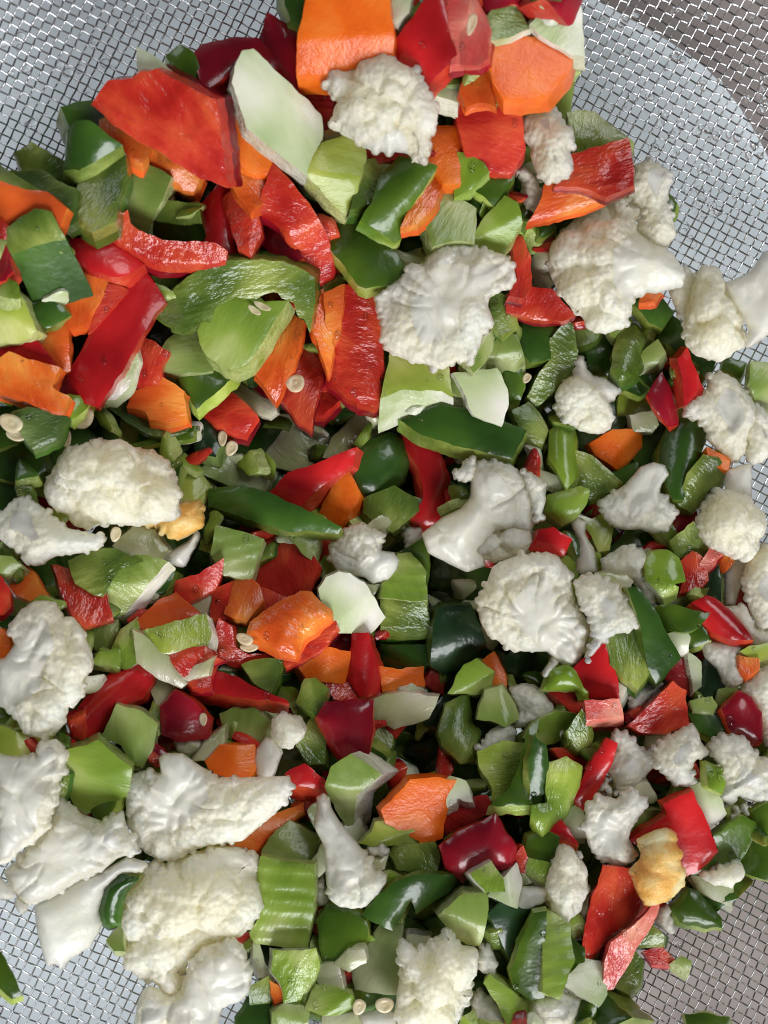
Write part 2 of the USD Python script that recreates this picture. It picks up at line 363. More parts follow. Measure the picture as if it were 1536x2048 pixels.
    if len(g):
        db = distance(spoints(g), poly.exterior)
        qg = g - c
        zb[len(rim):] = -h * .6 * np.sqrt(np.maximum(0, 1 - (1 - np.clip(db / min(dm, 4), 0, 1)) ** 2)) - tilt[0] * qg[:, 0] + tilt[1] * qg[:, 1]
    remap = np.concatenate([rim, len(P) + np.arange(len(g))])
    V = np.vstack([np.column_stack([P, z]), np.column_stack([g, zb[len(rim):]])]) if len(g) else np.column_stack([P, z])
    F = np.vstack([t, remap[tt]])
    curd = np.concatenate([1 - instem, np.ones(len(V) - len(P)) * (mode != 'S')])
    N = normals_of(V, F)
    if mode == 'S':
        V = V + N * ((fbm(V * .5, 3, seed + 5) - .5) * .5)[:, None]
    else:
        big = bumps(V, 4.6, seed + 1); mid = bumps(V, 2.3, seed + 2); fine = bumps(V, 1.05, seed + 4)
        amp = {'W': 1.0, 'X': .72}[mode]
        disp = curd * amp * ((1.9 * big - 1.0) * (1 if mode == 'W' else .35) + sm * (.42 if mode == 'W' else .34) * (mid - .5) + sm * .14 * (fine - .4))
        disp += (1 - curd) * (.05 * fine + .1 * mid + .7 * (fbm(V * .45, 3, seed + 5) - .5))
        edge = np.concatenate([np.clip(d / .5, .35, 1), np.ones(len(V) - len(P))])
        V = V + N * (disp * edge)[:, None]
    N = normals_of(V, F)
    V[:, :2] -= c
    fs = curd[F].mean(1) < .5
    return V, F, N, fs, c

# ------------------------------------------------------------------ the setting: worktop, dish, sieve
def flat(name, pts, z, material, parent='/World'):
    c = pts.mean(0); v = np.vstack([[*c, z], np.column_stack([pts, np.full(len(pts), z)])]); n = len(pts)
    return put(name, v, np.array([[0, 1 + i, 1 + (i + 1) % n] for i in range(n)]), material, parent)
tag(put('worktop', [(-900, -900, -46), (900, -900, -46), (900, 900, -46), (-900, 900, -46)], np.array([[0, 1, 2], [0, 2, 3]]), TABLE), kind='structure')

def closed_curve(pts, n=160):
    from scipy.interpolate import splprep, splev
    p = np.vstack([pts, pts[:1]])
    tck, _ = splprep(p.T, s=0, per=True)
    return np.array(splev(np.linspace(0, 1, n, endpoint=False), tck)).T
dish_px = np.array([(1240, 35), (1410, 145), (1530, 320), (1625, 600), (1650, 900), (1600, 1250), (1450, 1560), (1200, 1830), (850, 2120), (450, 2330), (-50, 2330), (-420, 2050), (-600, 1500), (-620, 900), (-480, 300), (-120, -120), (350, -260), (850, -180)], float)
dc = closed_curve(at(dish_px[:, 0], dish_px[:, 1], -27))[::-1]
cen = dc.mean(0)
dish = thing('white_dish', 'white glazed oval dish under the wire sieve', 'dish', (0, 0, 0))
prof = [(0.0, -40), (.80, -40), (.90, -37), (.97, -31), (.985, -29), (1.0, -28.4), (1.012, -29), (1.0, -31.5), (.93, -38), (.85, -42), (0.0, -42)]
vv, ff, n = [], [], len(dc)
for k, (r, z) in enumerate(prof):
    vv.append(np.column_stack([cen + (dc - cen) * max(r, .001), np.full(n, z)]))
for k in range(len(prof) - 1):
    for i in range(n):
        j = (i + 1) % n
        ff += [[k * n + i, (k + 1) * n + i, (k + 1) * n + j], [k * n + i, (k + 1) * n + j, k * n + j]]
ff = np.array(ff)
V = np.vstack(vv); nn = normals_of(V, ff)
if nn[n * 2, 2] < 0: ff = ff[:, ::-1]
top_f = (ff // n).max(1) <= 5
put('bowl', *sub(V, ff[top_f]), DISH, str(dish.GetPath()), smooth=50)
put('underside', *sub(V, ff[~top_f]), DISH, str(dish.GetPath()), smooth=50)

sieve = thing('wire_sieve', 'stainless steel wire mesh sieve holding all the chopped vegetables', 'sieve', (0, 0, 0))
PITCH, WR, ANG = 1.52, .132, math.radians(-27)
ca, sa = math.cos(ANG), math.sin(ANG)
heap_in = unary_union([HEAP]).buffer(-120)
def bowl_point(u, v, off):
    r = np.hypot(u, v); th = np.minimum(r / BOWL_R, 1.25); k = np.where(r > 1e-6, np.sin(th) * (BOWL_R - off) / np.maximum(r, 1e-6), 1.0)
    x, y = u * k, v * k
    z = BOWL_Z + BOWL_R - np.cos(th) * (BOWL_R - off)
    return np.stack([x * ca - y * sa + BOWL_C[0], x * sa + y * ca + BOWL_C[1], z], -1)
SUBD, SEG = 5, 5
wv, wf, woff = [], [], 0
half = np.arange(-80, 81)
rngw = np.random.default_rng(3)
for fam in (0, 1):
    for j in half:
        t = np.arange(-80 * SUBD, 80 * SUBD + 1) / SUBD
        jit = rngw.normal(0, .035) + .06 * np.sin(t * .21 + rngw.uniform(0, 6))
        along, across = t * PITCH, (j + jit) * PITCH
        sgn = 1 if j % 2 == 0 else -1
        off = WR * .98 * np.cos(math.pi * t) * sgn * (1 if fam == 0 else -1)
        C = bowl_point(along, across, off) if fam == 0 else bowl_point(across, along, off)
        k = CAM_D / (CAM_D - C[:, 2]) / PX
        px, py = 768 + C[:, 0] * k, 1024 - C[:, 1] * k
        ok = (px > -110) & (px < 1646) & (py > -110) & (py < 2158)
        ok &= ~contains_xy(heap_in, px, py)
        cuts = np.flatnonzero(np.diff(np.concatenate([[0], ok.astype(int), [0]])))
        for a, b in cuts.reshape(-1, 2):
            if b - a < 3: continue
            c = C[a:b]; tn = np.gradient(c, axis=0); tn /= np.linalg.norm(tn, axis=1)[:, None]
            up = np.cross(tn, [0, 0, 1.0]); up /= np.linalg.norm(up, axis=1)[:, None]; w = np.cross(up, tn)
            an = np.arange(SEG) * 2 * math.pi / SEG
            ringp = c[:, None] + WR * (np.cos(an)[None, :, None] * up[:, None] + np.sin(an)[None, :, None] * w[:, None])
            m = len(c); I = woff + np.arange(m)[:, None] * SEG + np.arange(SEG)[None]
            A, B_ = I[:-1], I[1:]; A2, B2 = np.roll(A, -1, 1), np.roll(B_, -1, 1)
            wf += [np.stack([A, B_, B2], -1).reshape(-1, 3), np.stack([A, B2, A2], -1).reshape(-1, 3)]
            wv.append(ringp.reshape(-1, 3)); woff += m * SEG
V, F = np.vstack(wv), np.vstack(wf)
N = normals_of(V, F)
tag(put('woven_wire', V, F, STEEL, str(sieve.GetPath()), normals=N), kind='stuff')
print('wire triangles', len(F))

# ------------------------------------------------------------------ the vegetables
NAMES = {'P': ('pepper_piece', 'pepper piece'), 'F': ('pepper_piece', 'pepper piece'), 'C': ('celery_piece', 'celery piece'), 'K': ('carrot_piece', 'carrot piece'),
         'W': ('cauliflower_floret', 'cauliflower'), 'X': ('cauliflower_floret', 'cauliflower'), 'S': ('cauliflower_floret', 'cauliflower'), 'O': ('onion_piece', 'onion piece'),
         'N': ('pepper_pith', 'pepper pith'), 'E': ('pepper_seed', 'seed')}
GROUPS = {'P': 'chopped pepper pieces', 'F': 'chopped pepper pieces', 'C': 'chopped celery pieces', 'K': 'chopped carrot pieces', 'W': 'cauliflower pieces', 'X': 'cauliflower pieces', 'S': 'cauliflower pieces',
          'O': 'onion pieces', 'N': 'pepper pith pieces', 'E': 'pepper seeds'}
RED = {'r': 'red', 'm': 'red', 'p': 'red', 'o': 'orange', 'g': 'green', 'l': 'green', 'd': 'green', 'k': 'green'}

def pts_of(s, o):
    a = np.array([[float(c) for c in p.split(',')] for p in s.split()])
    return a / 3 + np.array(o)

def emit_slab(name, label, cat, group, loc, V, top, sides, bot, kind, col, opt):
    p = None
    allside = np.vstack(sides)
    if kind in 'KON':
        F = np.vstack([top, allside, bot])
        m = {'K': CARROT, 'O': ONION.get(opt.get('c', 'w'), ONION['w']), 'N': PITH['o']}[kind]
        pr = put(name, V, F, m)
        UsdGeom.Xformable(pr).AddTranslateOp().Set(Gf.Vec3d(*(np.asarray(loc) * MM)))
        return tag(pr, label, cat, group)
    x = thing(name, label, cat, loc, group); pp = str(x.GetPath())
    if kind == 'P':
        put('skin', *sub(V, np.vstack([top])), SKIN[col], pp); put('flesh', *sub(V, np.vstack([allside, bot])), FLESH[{'g': 'l', 'd': 'g', 'k': 'd', 'm': 'r'}.get(col, col)], pp)
    elif kind == 'F':
        m = WET[opt.get('c', col) if opt.get('c') in WET else col] if opt.get('w') else FLESH[col]
        if opt.get('sd'):
            put('flesh', *sub(V, top), m, pp); put('skin', *sub(V, np.vstack([allside, bot])), SKIN['d' if col == 'g' else col], pp)
        else:
            put('flesh', *sub(V, np.vstack([top, sides[0]])), m, pp); put('skin', *sub(V, np.vstack([sides[1], sides[2], bot])), SKIN['m' if col in 'rp' else 'd' if col == 'g' else col], pp)
    elif kind == 'C':
        c = opt.get('c', col)
        put('rind', *sub(V, top), CELW[c] if opt.get('w') and 'rb' not in opt and 's' not in opt else CEL[c], pp)
        put('pith', *sub(V, np.vstack([allside, bot])), CELW['w'] if opt.get('w') else CELP[c], pp)
    return x

def ellipsoid_seed(rx, ry, rng):
    m = trimesh.creation.icosphere(3)
    v = np.array(m.vertices); h = .42 * min(rx, ry)
    r = np.hypot(v[:, 0], v[:, 1])
    v = v * [rx, ry, h]
    v[:, 2] -= .5 * h * np.exp(-((r - .25) / .3) ** 2) * np.sign(v[:, 2]); v[:, :2] *= (1 - .22 * np.clip(v[:, 1:2] / ry, 0, 1) ** 2)
    v[:, 0] *= 1 + .12 * v[:, 1] / ry
    v[:, 2] += .15 * rx * (v[:, 0] / rx) ** 2
    return v, np.array(m.faces)

DATA = '''
A Fr 11|565,630 660,500 800,485 850,450 940,435 1100,520 1290,610 1320,880 1340,1085 1190,1035 860,840 680,740|t=4;s=70,-60;w=1;tl=0,.1|large wet red pepper wedge, inner side up, beside the bare mesh at upper left
A Fo 6|540,765 640,700 880,850 860,960 840,990 760,950 700,890 630,840|t=4|pale orange red pepper scrap tucked under the large wet red wedge
A Fo 7.5|875,860 1000,920 1190,1035 1140,1130 1080,1115 880,1010 850,960|t=5;s=0,20|orange pepper chunk poking out below the large wet red wedge
A Pd 8|390,800 440,768 530,770 700,890 560,970 450,1020 360,1000|t=4;cy=20,2.5;tl=-.2,.2|dark glossy green pepper curl with a bright sheen against the mesh at left
A Fg 9|540,970 700,890 745,930 755,1050 700,1180 690,1330 560,1390 480,1340 440,1150 470,1030|t=6;s=-10,50;w=1|olive green pepper chunk just below the glossy dark green curl
A Cc 6.5|760,1000 850,990 1030,1090 920,1280 850,1410 780,1330 700,1310 700,1180 740,1100|t=6|dull pale celery chunk right of the olive green pepper chunk
A Fg 7|985,1205 1190,1235 1200,1330 1060,1340 915,1300|t=6;s=10,135;sd=1|small green pepper block with yellowish top below the orange chunk
A Po 6|-30,1090 150,1150 290,1180 400,1270 350,1370 200,1270 -30,1340|t=4|red pepper strip with orange edge at the left picture border
A Fg 8|10,1375 210,1265 310,1290 370,1420 130,1490 60,1510|t=9;s=95,300;sd=1|green pepper block with dark textured front at the left border
A Pm 5|-30,1390 30,1430 60,1536 80,1640 40,1690 -30,1700|t=4|dark red pepper piece cut by the left border beside the green block
A Fd 4.5|20,1090 60,1030 250,1030 330,1090 450,1150 470,1330 400,1380 330,1200 150,1150|t=4|shaded olive pepper piece where the heap meets the mesh at left
A Cw 6|840,295 900,330 1060,450 1130,530 1030,500 940,440 850,440|t=4|thin pale green celery sliver above the large wet red wedge
A Pg 5|1000,340 1080,290 1150,330 1220,470 1215,560 1130,520 1050,440|t=4|soft dark green pepper scrap beside the thin pale celery sliver
B Pm 6.5|-370,340 -310,275 -150,232 0,230 140,330 250,540 160,640 -80,380 -230,520 -300,570 -340,440|t=4;cy=60,3|long dark maroon pepper strip behind the pale celery wedge
B Pm 5|30,240 70,110 160,165 255,215 255,400 250,540 130,430 20,300|t=4|pointed maroon pepper piece left of the big carrot
B Pm 4.5|-246,600 -216,540 -96,440 -50,600 -96,710 -226,690|t=4|maroon pepper scrap half hidden left of the pale celery wedge
B Cw 12|-125,520 -100,400 -65,345 -10,335 60,400 375,650 388,750 335,1032 190,945 -10,790 -40,760 -95,610|t=5;s=-40,10;tl=.1,.12|large smooth pale celery wedge lying above the orange carrot slice
B K 8.5|-235,680 -150,690 -90,700 -50,770 190,945 130,1040 50,1055 0,1050 -40,1040 -200,960 -220,880|t=5|orange carrot slice under the large pale celery wedge
B Fo 8|-200,935 -76,1000 64,1060 24,1230 -36,1282 -66,1240 -136,1110|t=3;w=1|thin orange pepper tongue hanging below the carrot slice
B Fr 7.5|-216,1190 -136,1130 -86,1170 -6,1280 24,1400 -36,1540 -96,1500 -136,1390|t=4;w=1;cy=0,2|brownish red curled pepper strip under the orange tongue
B Pr 5|-336,1240 -246,1130 -166,1140 -206,1230 -136,1400 -116,1550 -296,1500 -326,1370|t=4|shaded red pepper slab left of the brownish curled strip
A Fr 9.5|635,1410 700,1370 760,1320 765,1380 820,1420 960,1480 1280,1490 1340,1536 1330,1580 1200,1600 960,1590 800,1530 690,1470|t=5;w=1;tl=0,.25|red pepper crescent with frosted purple cut edge, pointed tip at left
B K 10|325,-40 790,-40 800,60 825,230 820,330 600,370 440,410 255,415 260,200 300,110|t=7;tl=-.05,.12|big orange carrot chunk at the top border
B W 13|400,475 440,410 560,395 620,350 690,345 740,318 830,330 870,360 930,380 980,430 1000,500 1040,560 1080,610 1085,680 1075,750 1050,800 1050,880 1020,950 970,965 930,950 910,900 870,890 800,880 710,880 650,850 560,790 450,750 460,640 480,580 440,540|st=640,920 640,850 760,830 860,800 905,890 850,900;h=5|rounded white cauliflower head below the big carrot at top
B Fm 5|250,440 430,400 470,560 460,640 440,780 390,860 340,620 250,560|t=4;w=1|dark red pepper flesh between the pale celery wedge and top cauliflower
B Pr 9.5|825,250 900,170 1000,40 1110,-20 1140,160 1195,330 1080,430 1030,485 990,460 960,390 850,330|t=5;s=30,30;tl=-.1,.15|smooth red pepper square right of the big carrot
B Fp 8.5|1110,-20 1280,-20 1250,200 1240,380 1180,390 1195,330 1130,140|t=4;w=1|pinkish fibrous pepper flesh next to the smooth red square
B Fp 9.5|1280,-20 1325,0 1400,160 1410,190 1390,350 1340,385 1250,370 1250,180|t=4;w=1|narrow fibrous red flesh strip carrying a long pale seed
B E 10.8|1295,140 34 95 15||long pale pepper seed on the fibrous red strip at top
B Pm 5.5|1330,-30 1640,-30 1610,50 1540,20 1400,100|t=4|maroon pepper piece cut by the top border right of the seed
B Cw 6.5|790,-30 940,-30 910,80 850,140 810,120|t=5|pale celery piece at the top border right of the big carrot
B Fg 5|820,140 940,60 1000,-20 1010,30 960,120 830,230|t=4|dark green pepper sliver between carrot and smooth red square
B Cc 7|1390,130 1500,20 1540,20 1640,170 1580,200 1450,250 1410,260|t=5;w=1|light green celery piece above the faceted carrot
C Cw 6.5|120,170 280,30 385,-20 410,60 440,325 370,320 250,260|t=4;w=1|translucent pale green triangle over the mesh at top right
C K 10.5|-150,370 -90,270 0,215 200,235 375,290 340,420 210,570 60,590 -50,600 -100,520|t=6;s=30,20;tl=.12,0|faceted orange carrot chunk beside the mesh at top right
C N 9|20,630 130,580 215,585 180,615 80,655|c=t|pale tan peel crumb under the faceted carrot
B Fr 8.5|1210,700 1240,480 1290,380 1370,380 1420,500 1430,640 1480,610 1590,680 1611,880 1530,1020 1380,1010 1270,920|t=5;s=0,20;tl=0,.1|tall red pepper piece below the fibrous strip, notched right edge
B Fo 9.3|1290,380 1370,380 1425,640 1350,610 1270,640 1235,560|t=2|thin orange membrane triangle on the tall red pepper piece
C X 11|60,690 110,640 210,620 280,600 300,680 340,730 380,760 390,830 360,900 385,980 370,1050 310,1080 230,1090 160,1060 140,1000 120,930 120,870 75,820|h=4|lumpy white cauliflower bit under the faceted carrot
C Cc 6.5|340,700 400,680 500,690 560,740 680,810 730,850 740,910 700,930 500,900 380,920 370,830|t=4;w=1|pale green celery slice over mesh behind the folded red pepper
C X 7.5|0,1010 100,1000 150,1060 190,1140 160,1270 80,1260 60,1180 80,1120 30,1050|h=3|small bluish white cauliflower scrap left of the folded red pepper
C Fr 12|360,930 560,870 700,825 725,1000 720,1110 560,1180 400,1110 280,1110 340,1070 385,1000|t=4;s=20,10;w=1;tl=0,-.1|folded red pepper with hollow centre beside the right mesh
C Fo 11|120,1320 190,1200 210,1110 400,1110 570,1090 610,1150 560,1190 480,1230 300,1280|t=3;tl=0,.2|orange flap hanging below the folded red pepper
F W 13|230,20 240,-60 300,-150 400,-250 500,-300 600,-360 720,-400 800,-280 740,-200 760,-170 850,-100 940,-60 1010,30 1045,110 1030,180 880,220 800,215 720,270 735,340 700,420 630,440 560,455 460,430 440,380 360,330 290,210 260,130|st=590,0 700,-80 800,-200 950,-60 1060,100 1040,190 880,230 800,225 720,260 640,230 600,160;h=5|large cauliflower floret with glossy stem toward right and beaded left side
C X 9|720,980 800,950 880,955 940,1010 985,1030 960,1100 950,1200 1005,1400 930,1490 850,1470 760,1350 800,1260 730,1160 700,1130|h=4|cream cauliflower piece against the mesh behind the large beaded floret
C Pg 4|950,1180 990,1230 970,1290 945,1260|t=2|tiny dark green chip beside cream cauliflower on the right mesh
B Pl 9.5|1215,920 1290,930 1350,980 1385,1030 1290,1120 1205,1155|t=4;s=0,30|lime green pepper triangle below the tall red pepper
B Pg 8.5|1300,1120 1390,1020 1536,1025 1545,1040 1500,1170 1430,1230 1400,1190|t=4;s=0,20|bright green pepper square right of the lime triangle
B K 7.5|1050,770 1205,760 1210,1110 1120,1110 1080,1030 1020,990|t=6|upright carrot block with a dark slit right of the top cauliflower
B Pg 10.5|700,1220 750,1060 860,940 1075,1010 1000,1120 900,1260 870,1390 830,1420 640,1310|t=5;s=-20,20;cy=50,2.5;tl=0,.15|folded bright green pepper piece below the top cauliflower
B Fg 8.5|640,990 740,970 850,940 740,1090 690,1240 570,1270 600,1100|t=5;w=1|shaded green pepper flesh between yellow celery and folded green pepper
B Fo 9.5|1070,1035 1115,1130 1050,1270 970,1360 890,1375 950,1220|t=4;w=1|small orange cut strip along the folded green pepper
B Cy 10.5|345,960 400,870 560,800 640,860 650,930 600,1130 530,1240 450,1190 350,1090 320,1060|t=6;s=-15,30;tl=.15,0|yellow streaked celery chunk below the pale celery wedge
B Cc 8.5|1000,1330 1060,1220 1150,1150 1300,1260 1310,1320 1290,1450 1200,1440 1060,1480|t=6|chunky pale celery block above the cut cauliflower at centre
B Cl 9|1300,1440 1370,1320 1490,1190 1560,1230 1590,1340 1480,1500|t=5;s=-15,30|green celery block right of the chunky pale one
B Pd 6|1210,1150 1310,1120 1420,1200 1380,1290 1310,1260|t=4|dark green pepper scrap below the lime triangle
B Pk 5.5|150,1010 200,950 330,1040 340,1160 280,1130|t=4|blackish green pepper scrap below the carrot slice
B Fr 9.7|30,1270 110,1040 200,1130 330,1290 420,1430 450,1560 440,1640 370,1680 310,1620 240,1500 150,1340|t=5;w=1;tl=.05,.15|red pepper arc with frosted cut face left of the long green strip
B Pm 6.5|-10,1260 140,1330 230,1500 270,1560 200,1590 100,1530 0,1400|t=4|dark red skin piece under the frosted red arc
B Fm 6|650,930 850,890 890,940 820,950 720,990|t=3|dark red sliver under the stem of the top cauliflower
B Cw 5.5|1040,490 1200,390 1220,400 1200,630 1080,600|t=4|dim pale celery piece right of the top cauliflower
B O 7|400,800 480,760 560,800 540,850 420,850|t=3|translucent onion scrap left under the top cauliflower
B Pd 4|820,1470 900,1400 1000,1390 1060,1490 900,1536|t=4|dark green pepper in the shade above the cut cauliflower
C Pg 6|20,1350 60,1270 120,1310 75,1400|t=3|small green chip left of the large beaded floret
D Pr 10|750,130 830,60 900,130 970,270 920,330 840,480 760,640 670,770 580,890 290,825 440,640 540,460 640,330 750,220|t=5;cy=-30,4;s=-20,0|long curved shiny red pepper strip at left of the green curl
D Pr 7|430,-60 640,-110 760,0 830,60 760,120 700,140 560,110 440,50|t=4|soft red pepper slab above the long shiny red strip
D Fo 7|330,330 400,180 500,100 640,150 650,200 560,330 510,410 420,430|t=4|blurred orange pepper flesh left of the long shiny red strip
D Fr 8.5|540,460 600,300 660,200 740,220 640,350|t=4|red flesh edge along the upper left of the long shiny strip
D Cy 6|-30,165 60,190 130,250 205,440 150,490 -30,520|t=5|yellow green celery piece at left border below the green block
D Fm 4|190,330 310,320 330,430 200,450|t=3|dark red scrap right of the yellow green celery at left border
D Pr 5|-30,540 180,480 280,600 310,660 200,640 60,610 -30,650|t=4|red pepper skin at left border above the torn orange flesh
D Fo 6|190,480 290,440 405,430 400,560 390,680 340,690 280,600|t=4|orange brown pepper square left of the long shiny red strip
D Fo 8|-30,660 60,605 160,640 230,650 340,690 290,810 400,860 370,940 250,920 140,860 60,850 -30,830|t=4;w=1|torn wet orange flesh at left border beside the shiny strip
D Cw 9|815,540 825,640 770,780 680,865 600,870 680,760 760,640|t=2;w=1|thin translucent film along the right edge of the shiny red strip
D Pl 9|355,910 410,860 525,880 500,930 430,990 370,950|t=3|tiny yellow green chip at the foot of the shiny red strip
D E 8|70,1000 95 75 20||pale round seed at the left border
D E 7|100,1075 85 50 10||pale seed partly under another at the left border
D E 8|495,970 95 82 -30||round cream seed by the tiny yellow green chip
D E 6.5|350,1110 36 65 30||left narrow tan seed of the pair above the dome cauliflower
D E 6.2|400,1090 34 75 0||right narrow tan seed of the pair above the dome cauliflower
D Fd 9|90,965 180,930 250,940 380,985 330,1100 200,1170 160,1110|t=3;b=0|matte grey green pepper tile beside the seeds at left
D W 12.5|235,1380 270,1310 370,1190 400,1140 500,1120 560,1100 740,1105 840,1150 920,1180 1000,1240 1040,1310 1050,1380 1070,1420 1050,1490 1060,1540 1040,1590 900,1600 780,1615 640,1600 560,1610 500,1640 430,1620 385,1560 290,1490 250,1430|h=6|domed cream cauliflower head at left middle
D Fr 7.5|815,560 860,520 900,530 1000,600 960,680 960,740 930,770 800,770 780,740|t=4;w=1|wet red pepper chip right of the long shiny red strip
D Fo 8.5|770,920 840,770 960,745 1100,835 1090,870 1120,990 1000,1005 900,990 880,940|t=4|red orange pepper shard with pointed corners below the wet red chip
D Cc 7.5|960,600 1000,530 1110,430 1200,440 1260,620 1250,690 1080,720 970,700 990,640|t=5|translucent grey green celery left of the seeded green curl
D Pg 8.5|1065,715 1250,690 1300,690 1390,735 1270,860 1185,925 1120,840|t=3|green pepper flap below the translucent grey green celery
D Fd 5.5|670,920 720,860 770,890 820,950 950,1020 1050,1060 1150,1040 1000,1090 900,1080 780,1000|t=4;w=1|ragged dark green pepper edge under the red orange shard
D Pg 6.5|830,1140 960,1090 1155,1035 1150,1090 1000,1120|t=2|thin green blade above the domed cauliflower
D Pk 4.5|1160,1080 1230,990 1300,1040 1330,1150 1300,1220 1190,1200|t=4|blackish green pepper piece beside the two grey seeds
D E 6.5|1390,1150 52 78 25||plump grey seed in the shade at centre left
D E 5.5|1335,1090 36 68 0||thin grey seed beside the plump grey one
E O 6|-206,800 -140,735 0,840 100,890 120,940 80,970 0,930 -100,890|t=3|long whitish onion strip below the seeded green curl
E Fr 6.5|-346,930 -266,850 -206,820 -116,870 0,980 -66,1090 -136,1070 -246,1010|t=4|red pepper wedge under the long whitish onion strip
E O 3|0,1050 120,960 200,960 350,1040 450,1100 330,1200 330,1240 250,1290 100,1250 0,1200 -60,1130|t=4|large dim onion layer in the shaded centre
E O 4|420,1200 470,1090 560,1000 640,900 740,900 750,1000 700,1060 620,1150 520,1190|t=4|shaded white onion strip left below the celery cube
E Fg 11.3|-620,345 -530,230 -400,130 -260,65 -130,42 30,45 150,45 260,75 345,130 345,230 315,420 290,355 260,350 235,270 160,235 130,195 70,215 0,240 -130,235 -250,290 -290,380 -340,410 -450,450 -520,430 -530,400|t=5;s=10,-80;w=1;cy=-20,3;tl=0,.2|arched bright green pepper curl above the seed bearing pith
E Cw 12|-320,540 -330,470 -250,300 -130,240 0,250 60,310 185,305 120,400 20,560 -50,650 -140,690 -210,670 -280,610|t=5;tl=0,.15;c=l|pale lime pepper pith hanging from the arched green curl
E E 12.8|40,300 75 30 25||upper white seed stuck on the pale lime pith
E E 12.6|-10,325 60 28 35||lower white seed stuck on the pale lime pith
E Fo 11|0,590 60,510 180,340 220,380 280,410 270,500 240,590 180,720 150,800 110,860 60,790 0,710|t=3;w=1;cy=60,2|wet orange pepper flake touching the pale lime pith
E Fo 7|40,230 120,205 180,300 150,330 60,300|t=3|dim orange scrap under the arched green curl
E Fr 9.3|285,430 400,640 370,800 340,960 325,1040 250,990 150,850 180,760 250,600|t=4|red pepper spear pointing down right of the wet orange flake
E E 12|235,760 75 80 -20||round white seed between orange flake and red spear
E E 10.5|240,612 20 18 0||tiny white seed speck above the round white seed
E Fr 6.5|350,970 380,760 440,790 490,890 400,970|t=4|short red pepper bit right of the spear tip
E Fo 10|325,240 410,215 420,350 455,560 430,680 380,540 330,400|t=3;w=1;tl=.2,0|slim orange pepper sliver left of the big glossy red block
E Fo 9.3|420,230 525,190 515,300 490,480 460,530 430,400|t=3|orange red pepper fin between the slim sliver and glossy red block
E Fr 10.5|520,230 610,200 700,195 740,420 760,700 735,740 750,890 700,910 610,890 500,810 430,730 430,660 455,540 500,480|t=6;cy=0,2;w=1;tl=0,.12|big glossy red pepper block left of the cut cauliflower
E Fr 6|430,140 530,60 610,170 510,200 420,215|t=4|shaded red flesh above the big glossy red block
E Pg 9|380,-230 480,-290 640,-200 760,-90 860,20 890,75 800,150 660,190 620,170 560,80 470,-20|t=5;cy=45,2.5;s=0,30|long smooth green pepper strip left of the cut cauliflower
E X 13.3|705,240 760,195 880,100 930,25 1000,40 1020,-10 1100,-60 1250,-90 1400,-50 1500,-20 1545,30 1570,110 1540,195 1480,200 1410,240 1400,290 1440,400 1380,460 1330,580 1300,630 1240,625 1140,660 1080,675 1010,640 940,635 870,600 780,560 745,490 745,380 720,330|h=4;st=930,260 1060,100 1200,60 1450,60 1400,200 1230,260 1200,450 1100,500 1000,520 950,400|brightest white cut cauliflower slice at upper centre
E Cy 9.5|815,590 1150,660 1172,830 1120,800 870,790 760,840|t=7;s=-5,190;tl=.05,0;w=1|pale celery cube with wet dotted front under the cut cauliflower
E Cw 8.5|1200,710 1440,680 1505,800 1500,920 1470,1010 1310,950 1240,790|t=6;s=-20,10|pale celery block right of the wet celery cube
E Cc 7|1160,760 1200,730 1240,800 1240,850 1180,830|t=4|little green celery nub between the two pale celery blocks
E O 6.5|1140,900 1170,820 1265,880 1240,945 1150,910|t=3|small white onion square right of the wet celery cube
E Pd 9|880,1010 1100,920 1300,955 1610,1080 1530,1235 1250,1170 1000,1090|t=4;cy=20,1.5|long dark green pepper bar under the wet celery cube
E Pd 6|600,1200 690,1110 800,1070 880,1120 925,1200 880,1340 800,1400 700,1460 600,1400 560,1290|t=5;b=2|dark rounded green pepper piece left of the red ring
E Fg 7|650,1460 830,1390 960,1460 970,1520 820,1650 750,1610 650,1536|t=5;w=1;s=20,30|wet green pepper nub below the dark rounded green piece
E Pr 6|880,1080 960,1120 1080,1210 1150,1360 1150,1500 1100,1620 1010,1640 920,1600 1000,1500 1000,1400 950,1260 900,1180|t=5;cy=10,3|curved red pepper ring below the long dark green bar
E Pr 9.5|90,1420 200,1310 400,1240 590,1160 570,1250 470,1320 330,1420 250,1490|t=4.5;s=60,65;tl=0,.1|red pepper wedge with sparkling cut face at picture centre
E K 8.5|520,1310 560,1305 630,1450 560,1580 500,1630 400,1560|t=5|orange carrot chip under the sparkling red wedge
E Pd 9.7|-290,1400 -100,1380 60,1420 240,1500 500,1630 490,1660 350,1640 200,1640 0,1590 -290,1490|t=4;s=0,45;cy=60,1.5|long green pepper plank at centre left with pale lower edge
E O 4|-330,1290 -200,1200 0,1230 100,1300 50,1400 -100,1390|t=3;c=g|dim green onion layer behind the long green plank
D Cy 3|1060,1330 1200,1310 1250,1400 1220,1480 1100,1470|t=4|olive celery bit in shade right of the domed cauliflower
F Fr 8.5|0,-100 50,-90 95,20 100,200 60,260 -20,250 30,150|t=4;w=1|upright red pepper strip between the two big white florets
F Fr 9.3|-20,240 110,205 240,220 370,345 310,385 130,370 -20,330|t=4;w=1;tl=0,.15|flat red pepper strip below the upright one, right of cut cauliflower
F X 5|110,110 200,30 250,150 240,210 120,190|h=2.5|dim beige cauliflower crumb between red strip and beaded floret
E Fg 7.5|1410,270 1450,240 1560,320 1565,420 1480,490 1430,430|t=4;w=1|green pepper nub right of the cut cauliflower
E Cc 8|1250,640 1350,520 1420,460 1425,560 1360,660 1300,710|t=4|pale green celery flake under the cut cauliflower's right side
